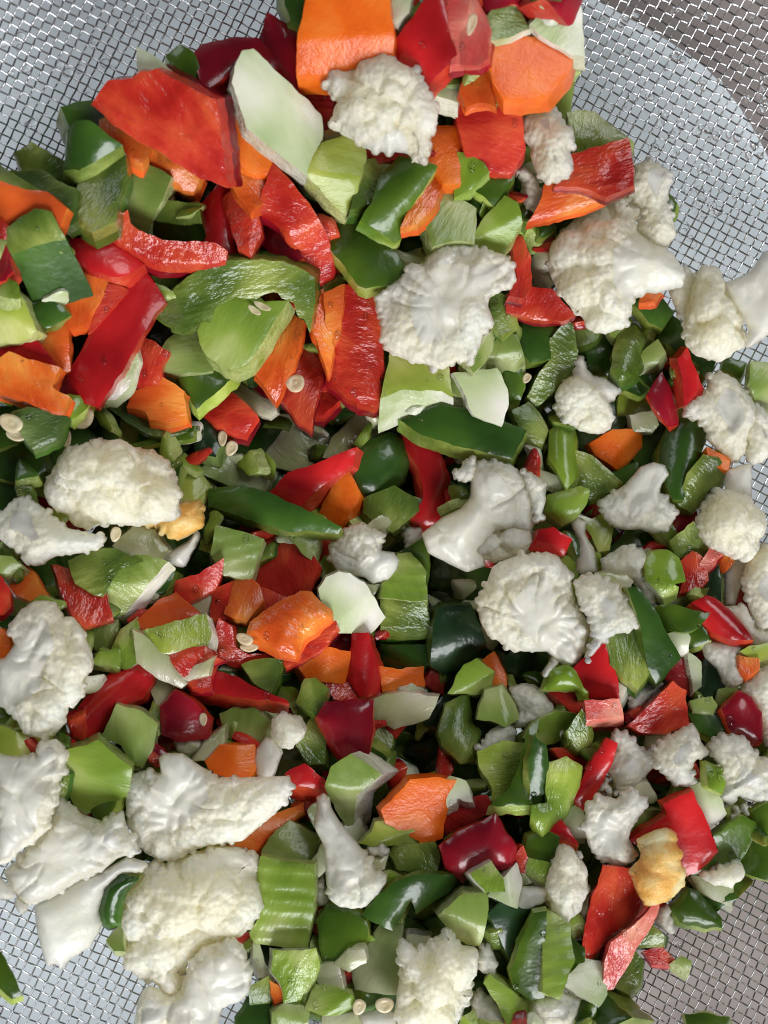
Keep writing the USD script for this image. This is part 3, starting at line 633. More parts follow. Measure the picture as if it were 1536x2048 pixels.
E Cc 7.5|1400,650 1440,540 1500,480 1560,500 1610,650 1560,690|t=5|grey green celery block right of the celery flake
F Pd 7|30,380 180,370 290,385 340,420 320,440 215,520 220,620 110,640 50,560 20,450|t=4|broad dark green pepper cap below the flat red strip
F Fg 8|215,520 300,420 335,440 375,590 360,690 300,760 200,860 140,900 100,850 170,700 230,640|t=5;w=1;tl=0,.2|curved bright edged green pepper slice left of the small centre floret
F E 8|90,730 36 55 30||single pale seed below the broad dark green cap
F Pg 5.5|-40,700 40,690 65,800 30,880 -40,900|t=4|green pepper bit left of the single pale seed
F Fg 6|330,420 430,370 540,470 530,500 460,540 380,570 350,500|t=4|olive green pepper tongue under the beaded floret
F Pd 5|450,580 620,470 640,600 600,720 480,680|t=4|dark green pepper shade piece above the small centre floret
F Fg 7.5|620,590 660,480 760,430 850,520 800,620 790,690 740,730 650,770 600,700|t=5;w=1;b=1.5|glossy green pepper lump right of the small centre floret
F Cc 7.5|770,690 800,600 880,540 925,600 860,680 790,730|t=4|pale celery facet beside the glossy green lump
F Pd 6.5|720,270 800,215 880,250 960,340 900,430 830,400|t=4|dark green pepper piece under the beaded floret's stem
F Fo 7.5|790,280 820,215 890,230 850,270|t=2|small orange chip by the beaded floret's stem
F Pd 5|840,430 960,370 1060,480 1210,630 1190,690 1150,740 1090,640 980,580 880,500|t=4;cy=40,1.5|long sloping dark green pepper left of the right border floret
F Pm 8.5|820,845 905,720 950,800 1020,1010 960,1020 880,930|t=3;tl=.2,.1|left of two upright crimson pepper slivers at right
F Pr 9.3|1000,620 1040,575 1100,690 1170,820 1100,850 1040,890 1030,740|t=3;tl=.2,.1;s=-25,0|right of two upright crimson pepper slivers at right
F W 9.5|250,840 290,780 370,700 375,620 400,580 450,590 450,650 500,710 570,715 640,770 670,810 600,880 590,920 620,970 600,1040 540,1065 480,1060 400,1030 330,1000 270,940|h=4;st=370,700 375,600 450,580 460,670 580,710 680,810 590,880 520,800|small cauliflower floret with stalk up, among green peppers right of centre
F W 10.5|1110,110 1210,40 1250,70 1310,130 1320,220 1360,300 1400,360 1440,460 1380,560 1250,620 1130,590 1060,520 1050,440 1070,330 1090,230|h=5|cream cauliflower curd at right border over the mesh
F S 9.5|1300,150 1430,100 1480,50 1540,-40 1620,-60 1620,400 1500,500 1400,560 1440,440 1400,340 1340,260|h=4|smooth pale cauliflower stem leaving the right border
F X 8|940,200 1040,30 1110,120 1080,320 1060,440 1000,330|h=3|dim cauliflower side piece left of the right border curd
F Pg 2.5|1290,620 1395,655 1370,730 1270,680|t=2.5|small green chip on the mesh under the right border curd
F Cc 4.5|1440,660 1536,670 1600,690 1600,890 1480,870 1430,780|t=4|light green celery piece cut by the right border on mesh
F X 8.5|1190,720 1250,680 1360,730 1480,870 1500,1000 1440,1100 1420,1190 1340,1250 1310,1210 1180,1090 1190,1050 1120,980 1030,960 1060,880 1180,800|h=5|folded beige cauliflower right of the two crimson slivers
F X 6.5|1380,1010 1480,870 1560,950 1620,1100 1536,1230 1420,1240 1430,1130|h=4|beige cauliflower lobe at right border beside the mesh
F K 8.8|1185,1180 1310,1240 1290,1290 1200,1260|t=3|small orange carrot chip on the folded beige cauliflower
F Pd 8|900,1180 970,1030 1080,1005 1170,1080 1130,1200 1060,1320 1010,1480 960,1480 920,1370 900,1260|t=4;cy=10,2|bluish dark green pepper slab left of the small orange chip
F Fg 8.8|1060,1330 1140,1220 1220,1240 1290,1320 1280,1400 1160,1480 1100,1560 1010,1500|t=5;w=1;tl=.1,.25|wet green pepper chunk with sparkling front below the bluish slab
F K 6|470,1140 600,1060 775,1050 780,1160 700,1250 640,1280 500,1200|t=6;tl=0,.1|shaded carrot piece under the small centre floret
F O 6|715,960 850,940 870,1010 840,1045 740,1040|t=3|small white onion bar above the shaded carrot piece
F Pl 8|245,1070 300,1020 380,1040 400,1110 380,1210 400,1330 330,1400 240,1230|t=5;cy=0,2|rounded green pepper loop left of the shaded carrot
F Fg 7|390,1200 480,1230 660,1380 600,1430 480,1480 370,1380|t=4;w=1|wet green pepper trough below the shaded carrot
F Cl 8|215,1450 400,1400 440,1420 420,1500 370,1570 300,1620 200,1536|t=4;b=1|smooth green celery leaf shape right of the stalked floret
F Fg 6|10,950 100,900 170,970 215,1060 180,1140 90,1130 60,1080|t=4|green pepper block right of the long dark green bar
F X 10|530,1470 600,1430 690,1370 780,1260 860,1230 930,1250 955,1310 910,1370 900,1420 950,1430 960,1480 1010,1540 980,1600 930,1660 860,1670 780,1640 700,1650 620,1630 560,1580|h=4;st=690,1380 790,1240 870,1220 970,1300 880,1400 860,1520 720,1560|cauliflower fan with a knobbed stalk right of centre
F Cy 3|640,870 740,730 830,760 830,860 760,940 640,960|t=4|olive celery in shade left of the crimson slivers
I W 10.5|1115,30 1160,-60 1260,-130 1380,-120 1450,-100 1500,0 1540,60 1530,170 1490,230 1430,285 1320,265 1240,240 1180,190 1140,120|h=6|round cream cauliflower ball near the right border
I S 8.5|1290,-250 1440,-290 1450,-80 1300,-80|h=3|pale stem above the round cauliflower ball
H X 11.5|1290,-260 1330,-320 1420,-310 1540,-290 1640,-200 1690,-60 1700,60 1650,150 1560,120 1440,120 1370,240 1390,330 1270,370 1110,290 1030,250 1010,190 990,130 1120,30 1230,-20 1290,-90 1290,-180|h=6;st=970,130 1120,30 1230,-20 1280,-90 1280,-200 1400,-260 1500,-150 1560,-50 1530,70 1440,120 1370,240 1400,340 1270,390 1090,300 1000,260|tall cauliflower with thick glossy stalk at picture centre
H X 10|1590,-270 1640,-250 1755,-180 1750,-60 1730,20 1690,100 1660,0|h=4|ragged curd lobe on the right of the tall stalked cauliflower
H W 9|1270,250 1400,100 1536,80 1640,100 1700,180 1640,240 1540,280 1400,290|h=4|shaded curd beneath the tall stalked cauliflower
H X 10.5|1175,-240 1230,-270 1260,-330 1330,-320 1320,-240 1300,-180 1250,-190 1190,-190|h=3|little curd knob at the upper left of the tall stalked cauliflower
G X 9.5|-40,30 50,-70 120,-100 190,-70 300,20 360,60 400,100 500,120 640,150 600,210 500,250 400,260 320,270 260,300 190,330 120,310 100,240 40,220 -40,150|h=4|smooth white cauliflower stalk at left border under the domed head
G E 12|695,130 45 75 15||flat cream seed hanging under the domed head
G N 11|800,70 900,10 1040,-50 1200,-70 1215,-20 1225,40 1180,100 1060,180 990,140 920,100|c=o|crumbly light orange pith beside the domed cauliflower head
G S 8.5|1000,250 1120,180 1190,90 1190,160 1100,330 1000,310|h=2.5|tan stem bit below the crumbly light orange pith
G O 8.5|700,200 760,130 800,90 920,110 990,230 950,300 830,290|t=3|frosted translucent onion piece below the flat cream seed
G Fg 9.3|410,300 530,250 660,230 820,300 700,340 600,500 560,490 450,430|t=4;w=1|green pepper scoop below the smooth stalk at left
G Cc 10.3|600,500 700,340 830,290 940,310 1000,330 850,500 710,645 655,645 620,540|t=4;w=1;c=g|wet light green pepper flesh flap right of the green scoop
G Pd 7|850,500 940,320 1050,380 990,500 840,560|t=4|dark green pepper triangle right of the wet light flap
G Fr 7.5|310,340 420,365 450,430 560,520 610,505 655,650 500,690 440,630 360,480|t=4;w=1|notched red pepper piece left under the green scoop
G X 12.3|100,590 180,540 250,535 330,570 370,640 440,650 500,720 510,780 540,850 550,930 500,1010 500,1090 440,1170 400,1180 370,1280 320,1340 240,1380 150,1360 100,1320 70,1250 0,1200 -60,1180 -60,900 0,880 60,800 20,700|h=5;st=-80,900 80,840 180,720 270,650 330,800 230,950 240,1060 130,1120 -80,1200|large cut cauliflower with branching stalk at left border
G K 6.5|-30,720 30,740 60,850 -30,900|t=4|orange carrot bit at left border above the branching stalk
G Fr 6.5|-30,410 40,490 40,560 0,600 -30,610|t=4|bright red pepper bit at left border above the branching cauliflower
G Fo 5.5|20,400 130,350 190,380 270,520 200,550 90,500|t=4|dim orange pepper piece over the branching cauliflower's top
G Cc 7|-20,290 80,300 120,340 30,400 -20,400|t=4|pale green celery bit at left border under the smooth stalk
G Fg 5|540,700 690,660 690,870 620,880 540,780|t=4|dim green pepper right of the branching cauliflower
G Cl 8|640,910 720,720 810,660 820,700 830,900 740,950|t=5;w=1|bright green celery wedge left of the translucent onion shell
G O 9.5|815,720 870,750 950,830 1040,900 1110,1030 1080,1055 940,990 830,900|t=3;w=1|clear onion shell under the glassy green film
G Po 8.5|820,690 960,560 1040,530 1180,640 1080,690 880,740|t=4|orange red pepper roof shape above the glassy green film
G Cy 10.5|890,740 1080,690 1235,650 1265,760 1250,830 1060,850 1000,860 940,820|t=2;w=1;n=.4|glassy wrinkled yellow green film on the onion shell
G Fr 11|1020,860 1130,830 1230,830 1310,900 1250,920 1110,980 1070,940|t=3;w=1|raw red flesh with a thin tail below the glassy film
G O 11|1080,990 1180,930 1270,890 1240,970 1130,1010|t=2;c=y|cream sliver under the raw red flesh with tail
G Fr 9.3|1110,1010 1260,960 1280,900 1250,1070 1160,1060|t=3|red pepper corner below the cream sliver
G O 6|1070,550 1280,500 1290,600 1240,660 1150,620|t=3|pinkish onion layer right of the orange red roof shape
G Fr 8.5|1040,440 1180,400 1325,310 1310,400 1270,480 1120,550 1040,540|t=4;tl=0,.15|pointed red pepper tooth left of the ribbed celery block
G Cc 9.5|1300,110 1390,130 1560,190 1490,420 1340,400 1270,270|t=6;rb=75|short ribbed celery block below the long green plank
H Fr 6|20,400 50,150 180,110 260,200 380,340 310,520 180,540 0,460|t=4|broad brownish red pepper slab below the long green plank
H Fr 5|0,470 180,540 130,620 20,650|t=4|red pepper scrap under the broad brownish slab
H Cc 8|200,140 370,180 350,300 280,240|t=3|small celery tip under the long green plank's end
H Fr 5|360,200 470,170 430,330 370,350|t=4|shaded red bit left of the knobbed white floret
G Fo 8.5|1380,450 1480,430 1540,470 1560,560 1470,680 1350,630|t=5|upright orange red pepper block above the red cup
G Fr 7.5|1290,480 1380,440 1350,640 1300,880 1270,780|t=4|tall thin red pepper wall left of the upright orange block
G Fr 8.7|1290,830 1340,660 1400,700 1420,830 1500,880 1680,880 1690,920 1540,940 1420,940 1330,910|t=5;w=1;tl=0,.2|red pepper cup holding two cream seeds
H Fo 11.5|-40,760 -20,690 100,600 270,510 330,520 400,590 440,620 440,650 280,760 230,860 150,850 100,830 40,790|t=3;w=1;c=y;b=1.5|cream and orange pepper pith ridge right of the two cream seeds
H Fr 10.5|140,860 230,860 310,700 410,590 430,560 490,720 380,840 270,900 190,935|t=4;w=1|glossy red flesh along the lower edge of the cream pith ridge
G E 12|1470,760 78 55 20||upper cream seed in the red pepper cup
G E 11.2|1495,812 80 42 0||lower cream seed in the red pepper cup
G Pr 7|380,1400 500,1300 480,1200 560,1080 700,970 830,920 910,980 900,1050 850,1140 720,1180 640,1300 520,1390|t=5;cy=50,2|long curved red pepper band right of the branching cauliflower
G Cc 9|625,1330 640,1290 700,1170 850,1210 930,1280 900,1420 830,1536 780,1520 720,1400 610,1360|t=6;tl=0,.1|notched celery chunk below the long curved red band
G Pm 8.5|970,1170 1060,1080 1150,1130 1250,1260 1240,1370 1060,1370 980,1330|t=5;s=-20,10;tl=.1,.1|crimson pepper cube below the clear onion shell
G Pr 8.7|1250,960 1400,990 1540,1060 1715,1130 1500,1105 1250,1080 1160,1080|t=4;s=-30,85|flat red pepper strip with frosted lower edge right of the crimson cube
G Cc 6.5|1340,1220 1400,1190 1536,1190 1625,1270 1570,1380 1500,1390 1360,1320|t=4;rb=20|streaky grey celery under the flat red strip
G O 7|1160,1480 1240,1370 1340,1300 1340,1380 1230,1480|t=3|onion triangle left of the small carrot cube
G K 8.5|1240,1500 1320,1410 1515,1415 1530,1530 1480,1600 1300,1600|t=6;s=0,20|small orange carrot cube above the folded white slice
H W 9.5|95,1250 160,1210 260,1240 300,1310 280,1370 215,1425 150,1410 110,1370|h=3.5|small fluffy curd tip left of the dark red pepper spade
H S 9|-20,1500 0,1430 60,1360 110,1370 155,1450 120,1536 90,1620 20,1650|h=3|bare white stem below the small fluffy curd tip
G O 6|910,1070 940,980 1050,1040 990,1120 960,1190|t=3|beige onion bits left of the crimson cube
G E 9|1220,1240 28 55 0||small beige seed right of the crimson cube
J Cl 9.7|400,-95 590,-160 680,-90 790,-5 780,60 740,180 600,240 480,300 430,250 390,120|t=7;s=-40,0;tl=-.1,.1|big green celery chunk with pale left side at lower left
J Pg 8|560,270 720,180 690,240 600,350|t=3|green pepper corner under the big green celery chunk
J X 11.5|-60,-80 60,-60 200,-70 250,-150 320,-165 375,-110 378,40 335,110 340,200 290,290 270,390 200,460 100,520 30,590 -60,620|h=5|folded ivory cauliflower at the lower left border
G Cy 7|-30,1300 120,1350 230,1400 200,1460 -30,1490|t=4|olive celery between the two left border cauliflowers
J X 9.5|290,290 340,180 440,260 480,300 600,340 720,270 740,380 800,460 840,540 700,560 600,640 500,680 300,800 160,840 90,800 50,740 0,640 100,540|h=5|tan cauliflower slab below the big green celery chunk
J S 8|200,840 300,790 480,680 600,640 760,540 880,580 840,640 720,640 620,740 570,880 600,960 520,1100 400,1170 340,1265 330,1190 260,1220 230,1100 210,980|h=3.5|translucent white leaf stalk over the mesh at lower left
J S 6|70,770 160,840 130,900 90,850|h=2|pale tip beside the translucent leaf stalk on mesh
J S 6|-40,640 60,740 70,790 -40,800|h=2.5|pale stem at left border above the lower left mesh
J Pd 9|640,690 740,645 830,650 760,740 720,850 720,960 640,980 560,930 590,800|t=4;b=2|dark green pepper leaf shape left of the soft ivory head
J X 13|730,130 750,55 880,20 955,45 940,-50 970,-82 1090,-85 1200,0 1330,65 1530,60 1740,50 1756,120 1720,210 1640,300 1540,380 1450,460 1290,490 1150,520 1090,570 940,600 860,560 800,500 740,370 735,200|h=5;st=940,-60 1090,-100 1210,0 1250,180 1100,320 1000,400 880,380 860,200 960,80|large folded white cauliflower slice at lower left
J W 11.5|830,650 880,590 1000,600 1150,520 1290,490 1440,500 1540,540 1560,650 1560,760 1580,850 1530,940 1440,1020 1280,1060 1200,1090 1130,1180 1110,1260 1070,1370 1020,1390 920,1330 850,1290 740,1200 720,1090 720,980 710,870 730,780|h=6;sm=.5|soft ivory cauliflower head below the large folded slice
J X 8.5|880,1330 1010,1390 1070,1370 1130,1180 1200,1090 1280,1060 1400,1030 1470,1110 1510,1250 1490,1370 1440,1430 1330,1470 1290,1600 780,1600 800,1460 840,1370|h=5|shell shaped cauliflower at the bottom border over mesh
J Pg 1.5|-30,1130 0,1160 50,1250 110,1390 60,1400 0,1340 -30,1300|t=2.5|green pepper sliver lying on mesh at the lower left border
J Cc 6.5|650,1060 720,980 740,1110 690,1110|t=3|pale celery bit left under the soft ivory head
J Fr 7|1390,1020 1480,1020 1430,1070|t=3|tiny dark red chip right under the soft ivory head
K Cl 11.5|40,550 340,600 345,840 310,1000 295,1120 0,1075 -30,1010 30,910 20,700|t=5;rb=95;tl=0,.08|bright green ribbed celery slab below the white slice
K Cc 8.5|40,530 90,440 200,350 370,450 330,580 180,600 50,560|t=5|dim celery piece above the bright ribbed celery slab
K Fo 7.5|-150,470 20,380 110,310 270,260 270,300 200,350 90,430 0,515|t=3|orange pepper strip under the large folded white slice
K Pr 8.7|190,40 290,-20 420,100 415,125 300,100 220,90|t=5;s=-10,110;w=1|red pepper cube right of the large folded white slice
K Cw 8.5|330,600 400,480 420,620 350,670|t=4|pale celery wedge left of the cauliflower drumstick
K X 12|360,260 355,200 400,170 440,200 450,260 500,340 580,430 640,500 700,560 715,620 740,630 790,640 785,700 730,770 660,840 580,860 500,850 430,800 415,720 410,560 390,470 335,370|h=4;st=340,210 390,150 460,190 500,320 620,500 640,650 560,740 430,700 400,540 330,370|drumstick shaped cauliflower with a long stalk at lower centre
K Cc 10.5|420,110 460,-10 570,-80 740,40 600,160 560,420 480,260|t=6;s=100,20;w=1;tl=.05,.1|celery block with rippled wet right face above the drumstick
K Cy 8.5|630,460 700,400 720,340 850,330 980,400 960,470 700,475|t=5|yellow green celery bar left under the carrot wedge
K K 11.3|760,250 860,150 930,70 1080,60 1190,80 1120,200 1140,250 1110,430 1020,465 900,390 780,320|t=6;tl=.08,.12;s=-20,20|bright orange carrot wedge at lower centre
K Cw 12|1110,140 1170,80 1260,110 1290,220 1250,215 1210,180 1200,230 1160,250|t=3|pale celery hook on the bright carrot wedge
K Fm 8|1140,260 1280,190 1380,180 1410,260 1300,330 1150,420|t=4;w=1|dark red pepper piece right of the bright carrot wedge
K Pm 10|1110,470 1200,400 1430,280 1480,380 1560,480 1530,610 1400,600 1280,640 1240,690 1150,600|t=5;s=10,40;b=1.5;tl=0,.1|big crimson pepper square lower right of the carrot wedge
K Fg 7.5|800,540 830,480 900,480 1060,470 1090,540 1060,640 850,610|t=4;w=1|wet green pepper dish below the carrot wedge
K X 8|650,510 760,480 765,525 700,545|h=2|tiny white crumb below the yellow green celery bar
K O 7|690,560 780,540 760,600 730,615|t=3|small grey onion chip below the tiny white crumb
K Pd 9.3|660,900 740,780 870,680 1010,640 1240,690 1150,780 1020,850 970,880 940,760 900,850 820,980 700,930|t=4;cy=20,3|arched dark green pepper ring end right of the drumstick
K Cw 9.5|1100,890 1250,760 1380,760 1390,850 1340,1080 1270,1080 1180,1000|t=6;s=-10,10;c=c|smooth pale celery block below the crimson square
K Pg 7.5|375,930 430,850 540,830 650,900 660,1000 570,1060 480,1150 400,1160|t=4;s=0,20|dim green pepper square under the drumstick
K O 7.5|480,1180 560,1100 640,1100 650,1160 560,1220|t=4;w=1|shiny onion bead below the dim green square
K O 5.5|600,1330 580,1200 680,1060 760,950 870,960 860,1150 840,1340 700,1340|t=3;c=g|green tinted onion layer left of the bottom cauliflower
K W 9.5|860,1020 960,1090 1000,1080 1170,980 1240,1090 1330,1100 1330,1200 1300,1280 1300,1420 1240,1540 1200,1600 860,1600 830,1480 870,1290|h=5;sm=.6|grainy cauliflower head at the bottom border
K Cl 8.5|100,1120 340,1110 360,1210 330,1330 230,1470 160,1440 150,1330 90,1250|t=4;w=1|curled green celery below the bright ribbed slab
K Cw 7.5|-10,1060 40,1200 90,1280 20,1270 -20,1160|t=3|pale celery edge left of the curled green celery
K Fg 6.5|-20,1330 80,1290 160,1390 100,1430 -20,1450|t=3|green pepper piece beside the orange tip at the bottom
K Fo 6.8|85,1300 120,1320 165,1395 110,1420|t=2.5|small orange pepper tip near the bottom border
K Fr 6|330,900 370,840 370,1000 330,970|t=3|narrow red sliver right of the bright ribbed celery slab
K O 6.5|350,1200 480,1180 530,1340 430,1310 350,1260|t=3|white onion flake right of the curled green celery
K Cl 7.5|290,1460 350,1330 450,1330 560,1370 600,1480 420,1490|t=4|lime celery piece at bottom right of the curled celery
K Cc 5.5|90,1480 160,1430 300,1460 290,1570 90,1570|t=4|pale celery block on the bottom border
K O 6.5|400,1500 600,1480 640,1570 400,1570|t=3|white onion piece on the bottom border
K E 8|620,1430 52 75 20||left beige seed near the bottom border
K E 8|770,1420 78 70 0||round yellowish seed near the bottom border
K S 6|580,1490 840,1480 840,1580 600,1580|h=3|pale stem bit on the bottom border under the seeds
K X 7.5|360,680 400,650 450,830 390,840 350,770|h=3|white cauliflower scrap left of the drumstick head
K X 7.5|1340,1080 1400,1060 1470,1200 1400,1260 1330,1220|h=3|white knob right of the grainy bottom cauliflower
L Fl 10.3|-190,-70 -50,-130 90,-120 60,-20 20,100 0,240 -120,240 -100,140 -180,20|t=4;w=1|bright green pepper pocket left of the shiny folded skin
L Pg 11.3|-115,240 0,140 60,0 110,-190 150,-230 100,-50 115,240|t=2|deep green pepper triangle in front of the green pocket
L Pd 12.3|95,-20 120,-180 180,-130 200,0 250,240 120,250|t=2;tl=.1,.2;w=1|shiny grey green folded pepper skin at lower right centre
L Fl 10.3|215,150 220,0 330,-40 420,20 410,130 300,300 210,400 190,420 120,330 130,250 240,240|t=3;w=1;b=1|leaf shaped bright green pepper right of the shiny fold
L Pr 9|440,280 380,220 430,100 480,-10 560,-150 610,-130 590,-20 540,80|t=4|narrow dark red strip right of the leaf shaped green pepper
I Fr 6.5|250,1440 420,1440 500,1500 430,1560 300,1500|t=4|red flesh scrap above the leaf shaped green pepper
L X 8.5|560,20 620,-110 600,-210 690,-220 790,-110 935,-60 870,10 800,90 740,130 640,170 610,90|h=4|bluish white cauliflower sheet left of the ragged white floret
L X 11.3|430,370 460,220 540,170 630,190 690,130 740,130 770,170 830,180 800,280 740,350 720,440 760,500 765,580 700,620 620,610 540,580 470,490|h=4|boot shaped white cauliflower left of the golden pith
L X 7.5|520,90 560,70 610,120 610,160 570,170|h=2.5|tiny white stub above the boot shaped cauliflower
L X 10.3|850,-120 1000,-210 1100,-260 1140,-200 1150,-150 1210,-90 1190,-50 1080,-20 1100,50 1150,100 1060,130 980,110 880,10|h=4|ragged white floret above the red pepper square
L X 9|1180,-120 1280,-190 1370,-190 1430,-160 1500,-60 1600,-40 1600,220 1480,225 1380,190 1320,240 1220,190 1260,150 1260,0|h=5|yellowish cauliflower at the lower right border
L Pl 11.3|1180,0 1250,10 1265,90 1250,150 1180,120|t=4|lime green chip between ragged floret and yellowish cauliflower
L Cw 9|1090,130 1170,90 1260,200 1290,280 1190,390 1140,300|t=5|pale celery wedge right of the red pepper square
L Pr 9.7|905,220 1070,145 1230,510 1110,640 1060,660 1000,600 720,440 800,370 940,290|t=4;tl=0,.1|plain red pepper square behind the golden pith
L N 12|710,620 770,540 740,470 760,430 860,390 930,370 990,400 1000,460 1040,500 1030,540 1000,560 1060,620 1050,690 1000,760 940,820 830,830 780,790 740,720|c=o|golden orange pepper pith lump on the red square
L Fr 9.7|560,610 720,620 740,720 830,830 880,840 720,970 600,1030 470,1180 430,1120 450,960 500,780|t=4;w=1;cy=30,1.5|torn bright red pepper below the golden pith
L Fp 10.3|600,1060 720,970 870,830 870,900 800,1020 740,1100 700,1210 610,1350 570,1350 560,1200|t=4;w=1|fibrous pink red flesh tail pointing to the lower mesh
L W 9.7|210,700 220,600 280,470 350,470 400,540 440,600 465,720 440,810 390,880 310,955 260,900 190,800|h=5|bumpy white floret left of the torn bright red pepper
L S 9|-10,870 60,720 230,740 200,820 60,885|h=3|glassy white stem at the left of the bumpy floret
L Pg 9.5|85,530 110,430 200,390 270,420 270,570 150,540|t=5;s=0,20|small green pepper cube below the leaf shaped pepper
L Cl 9.5|80,680 100,580 220,600 210,740|t=4;w=1|lime celery drop below the small green cube
K Cl 10.7|1290,660 1400,590 1460,680 1470,740 1370,750|t=4;w=1|light green celery nub on the crimson square's lower edge
K Cw 9.7|1450,700 1560,620 1590,700 1560,840 1400,770|t=4|pale green celery triangle right of the light green nub
L Pr 9.5|220,390 280,330 340,410 370,460 310,440|t=2|tiny bright red sliver below the leaf shaped pepper
L Fr 9|0,560 50,490 90,560 60,650 20,600|t=3|orange red bit left of the small green cube
L Cw 7.5|300,330 400,250 430,330 440,450 370,460 320,400|t=4|wet pale celery left of the boot shaped cauliflower
L Cc 7|740,420 740,300 850,260 930,280 900,310 800,370|t=4|dim celery strip above the plain red square
L Pg 8|1240,500 1210,400 1370,290 1450,330 1480,380 1440,480 1380,550 1240,630 1110,640|t=4;s=-10,20;w=1;tl=.1,.2|wet green pepper gable right of the red square
L W 7.5|1110,640 1250,610 1370,550 1380,640 1290,700 1200,690|h=3|curd fringe below the wet green gable
L Pg 5.5|1375,600 1420,440 1480,370 1450,280 1536,220 1620,240 1620,690 1380,640|t=4;cy=0,2|large green pepper at the lower right border
L X 7.5|1300,280 1380,240 1460,220 1380,280 1300,340|h=2|white scrap under the yellowish right border cauliflower
L Cw 4.5|1090,680 1180,690 1310,700 1310,850 1220,800 1120,750|t=3|layered pale celery piece resting on the lower right mesh
L Pg 5.5|950,860 1050,740 1110,760 1180,850 1250,920 1250,970 1200,970 1150,970 1010,940|t=3;b=1|flat green pepper on mesh below the golden pith
L X 6.5|870,950 880,860 940,830 980,960 985,1020 920,990|h=2.5|small white stub below the golden pith
L Fg 6.5|780,1090 850,960 910,1030 915,1080|t=3;w=1|wet green pepper triangle right of the fibrous tail
L Fr 3.5|800,1120 890,1095 960,1160 985,1200 850,1180|t=2.5;w=1|lone red pepper shred on the lower right mesh
L Cc 2.5|980,1190 1010,1165 1060,1190 1050,1240|t=2|pale green crumb at the tip of the lone red shred
L Fg 4.5|640,1340 700,1210 740,1130 785,1180 770,1330 720,1390|t=3;w=1|green pepper flap under the fibrous tail
L Cl 10.3|185,1050 190,910 240,910 340,970 345,1100 360,1160 270,1380 180,1340|t=5;rb=85|lime celery stick left of the torn bright red pepper
L Pg 8.7|0,1250 60,1050 130,860 190,850 180,1050 190,1390 120,1410 20,1340|t=4;s=0,20|long green pepper stave left of the lime celery stick
L Pk 7.5|-140,890 -80,830 60,870 150,830 40,1080 0,1200 -60,1050|t=4|dark green pepper sheet left of the long green stave
L Pg 7.5|340,1100 360,1060 430,1120 430,1180 310,1310|t=3|green pepper edge right of the lime celery stick
L X 6.5|340,960 470,760 500,800 450,960 440,1050 360,1050|h=3|dim cauliflower left of the torn bright red pepper
L Cw 7.5|310,1300 440,1180 540,1210 565,1380 520,1430 400,1370|t=4|pale celery block at the foot of the fibrous tail
L X 5.5|130,1420 300,1340 420,1400 390,1520 370,1580 120,1580|h=3|white cauliflower at the bottom border below the lime stick
L Pg 4.5|380,1530 430,1385 490,1420 470,1580 390,1580|t=3|green pepper strip at the bottom border by the mesh
L Cl 6.5|-150,1290 -120,1250 60,1400 120,1430 130,1570 0,1570 -60,1430|t=4|yellow green celery strip right of the grainy cauliflower
K X 5.5|1300,1360 1430,1390 1536,1560 1290,1580|h=3|smooth white piece right of the grainy bottom cauliflower
L Pg 1.5|1060,1510 1160,1505 1300,1520 1320,1580 1080,1580|t=2.5|green scrap on mesh cut by the bottom border
H X 10.5|430,230 480,170 560,80 640,55 700,100 790,130 760,190 760,230 830,240 865,290 850,350 800,420 700,440 650,400 560,390 480,360 440,300|h=4;st=600,350 680,270 790,220 880,290 800,420 690,450|smooth white floret with rounded knob below the sparkling wedge
H Cw 11.5|385,460 430,400 500,370 560,380 640,430 770,640 720,700 640,760 570,720 490,720 440,600 395,520|t=7;s=-10,10;tl=.1,.05|pale celery cube with green rim right of the cream pith ridge
H O 8.5|620,430 700,450 740,440 700,490 650,480|t=3|white onion chip between the pale cube and lime slab
H Cl 10.5|750,510 760,430 840,360 850,265 920,260 980,320 1005,370 1010,520 930,530|t=4;rb=95|lime celery slab above the wet dark green block
H Pg 8.5|880,250 1000,180 1030,260 1015,480 1010,350|t=3|green pepper spike behind the lime celery slab
H Fg 9.7|755,515 930,530 1020,515 1030,700 760,690|t=5;s=5,130;w=1;tl=0,.1|wet dark green pepper block below the lime slab
H Pd 6.5|750,830 1045,830 1040,890 990,960 760,890|t=3|dark green pepper ledge under the wet dark block
H Pk 9.7|1085,600 1130,570 1290,570 1320,650 1380,790 1280,930 1140,980 1060,920 1070,720|t=4;cy=80,2;tl=.1,.15;s=-20,0|blackish green glossy pepper panel with white glint at centre
H K 8.5|245,935 370,830 570,870 510,1050 400,1030 290,1010|t=5;tl=0,.1|orange carrot slab below the cream pith ridge
H Pr 9|600,760 680,750 740,960 745,1110 640,1120 570,1030 570,900|t=5;cy=10,2|upright red pepper slab right of the orange carrot slab
H Pm 5.5|400,830 500,730 590,750 570,870|t=4|shaded crimson piece above the orange carrot slab
H Fr 7|420,1040 540,990 600,1100 640,1130 560,1170 470,1140|t=4;w=1|frosted red flesh below the orange carrot slab
H K 7.5|745,960 830,975 990,970 1000,1070 870,1080 760,1100|t=5|orange carrot bar above the pale onion boat
H O 8.7|690,1140 800,1105 900,1090 1080,1110 1030,1230 830,1300 700,1230|t=4;w=1|pale boat shaped onion piece below the carrot bar
H Pm 10.5|380,1240 420,1160 600,1150 690,1150 690,1350 660,1500 620,1590 540,1520 440,1400|t=4;b=1.5;tl=.05,.05|dark red pepper spade with a water dent at centre bottom
H Fg 9.5|250,1160 300,1030 360,1020 420,1070 400,1240 330,1220|t=4;w=1|small wet green pepper cube above the dark red spade
H Fg 9.5|-70,940 0,915 150,910 130,1000 90,1085 0,1040|t=3|green pepper wedge under the red cup
H Fg 8|260,1420 350,1260 420,1400 410,1520 330,1530|t=4;w=1|green pepper spur left of the dark red spade
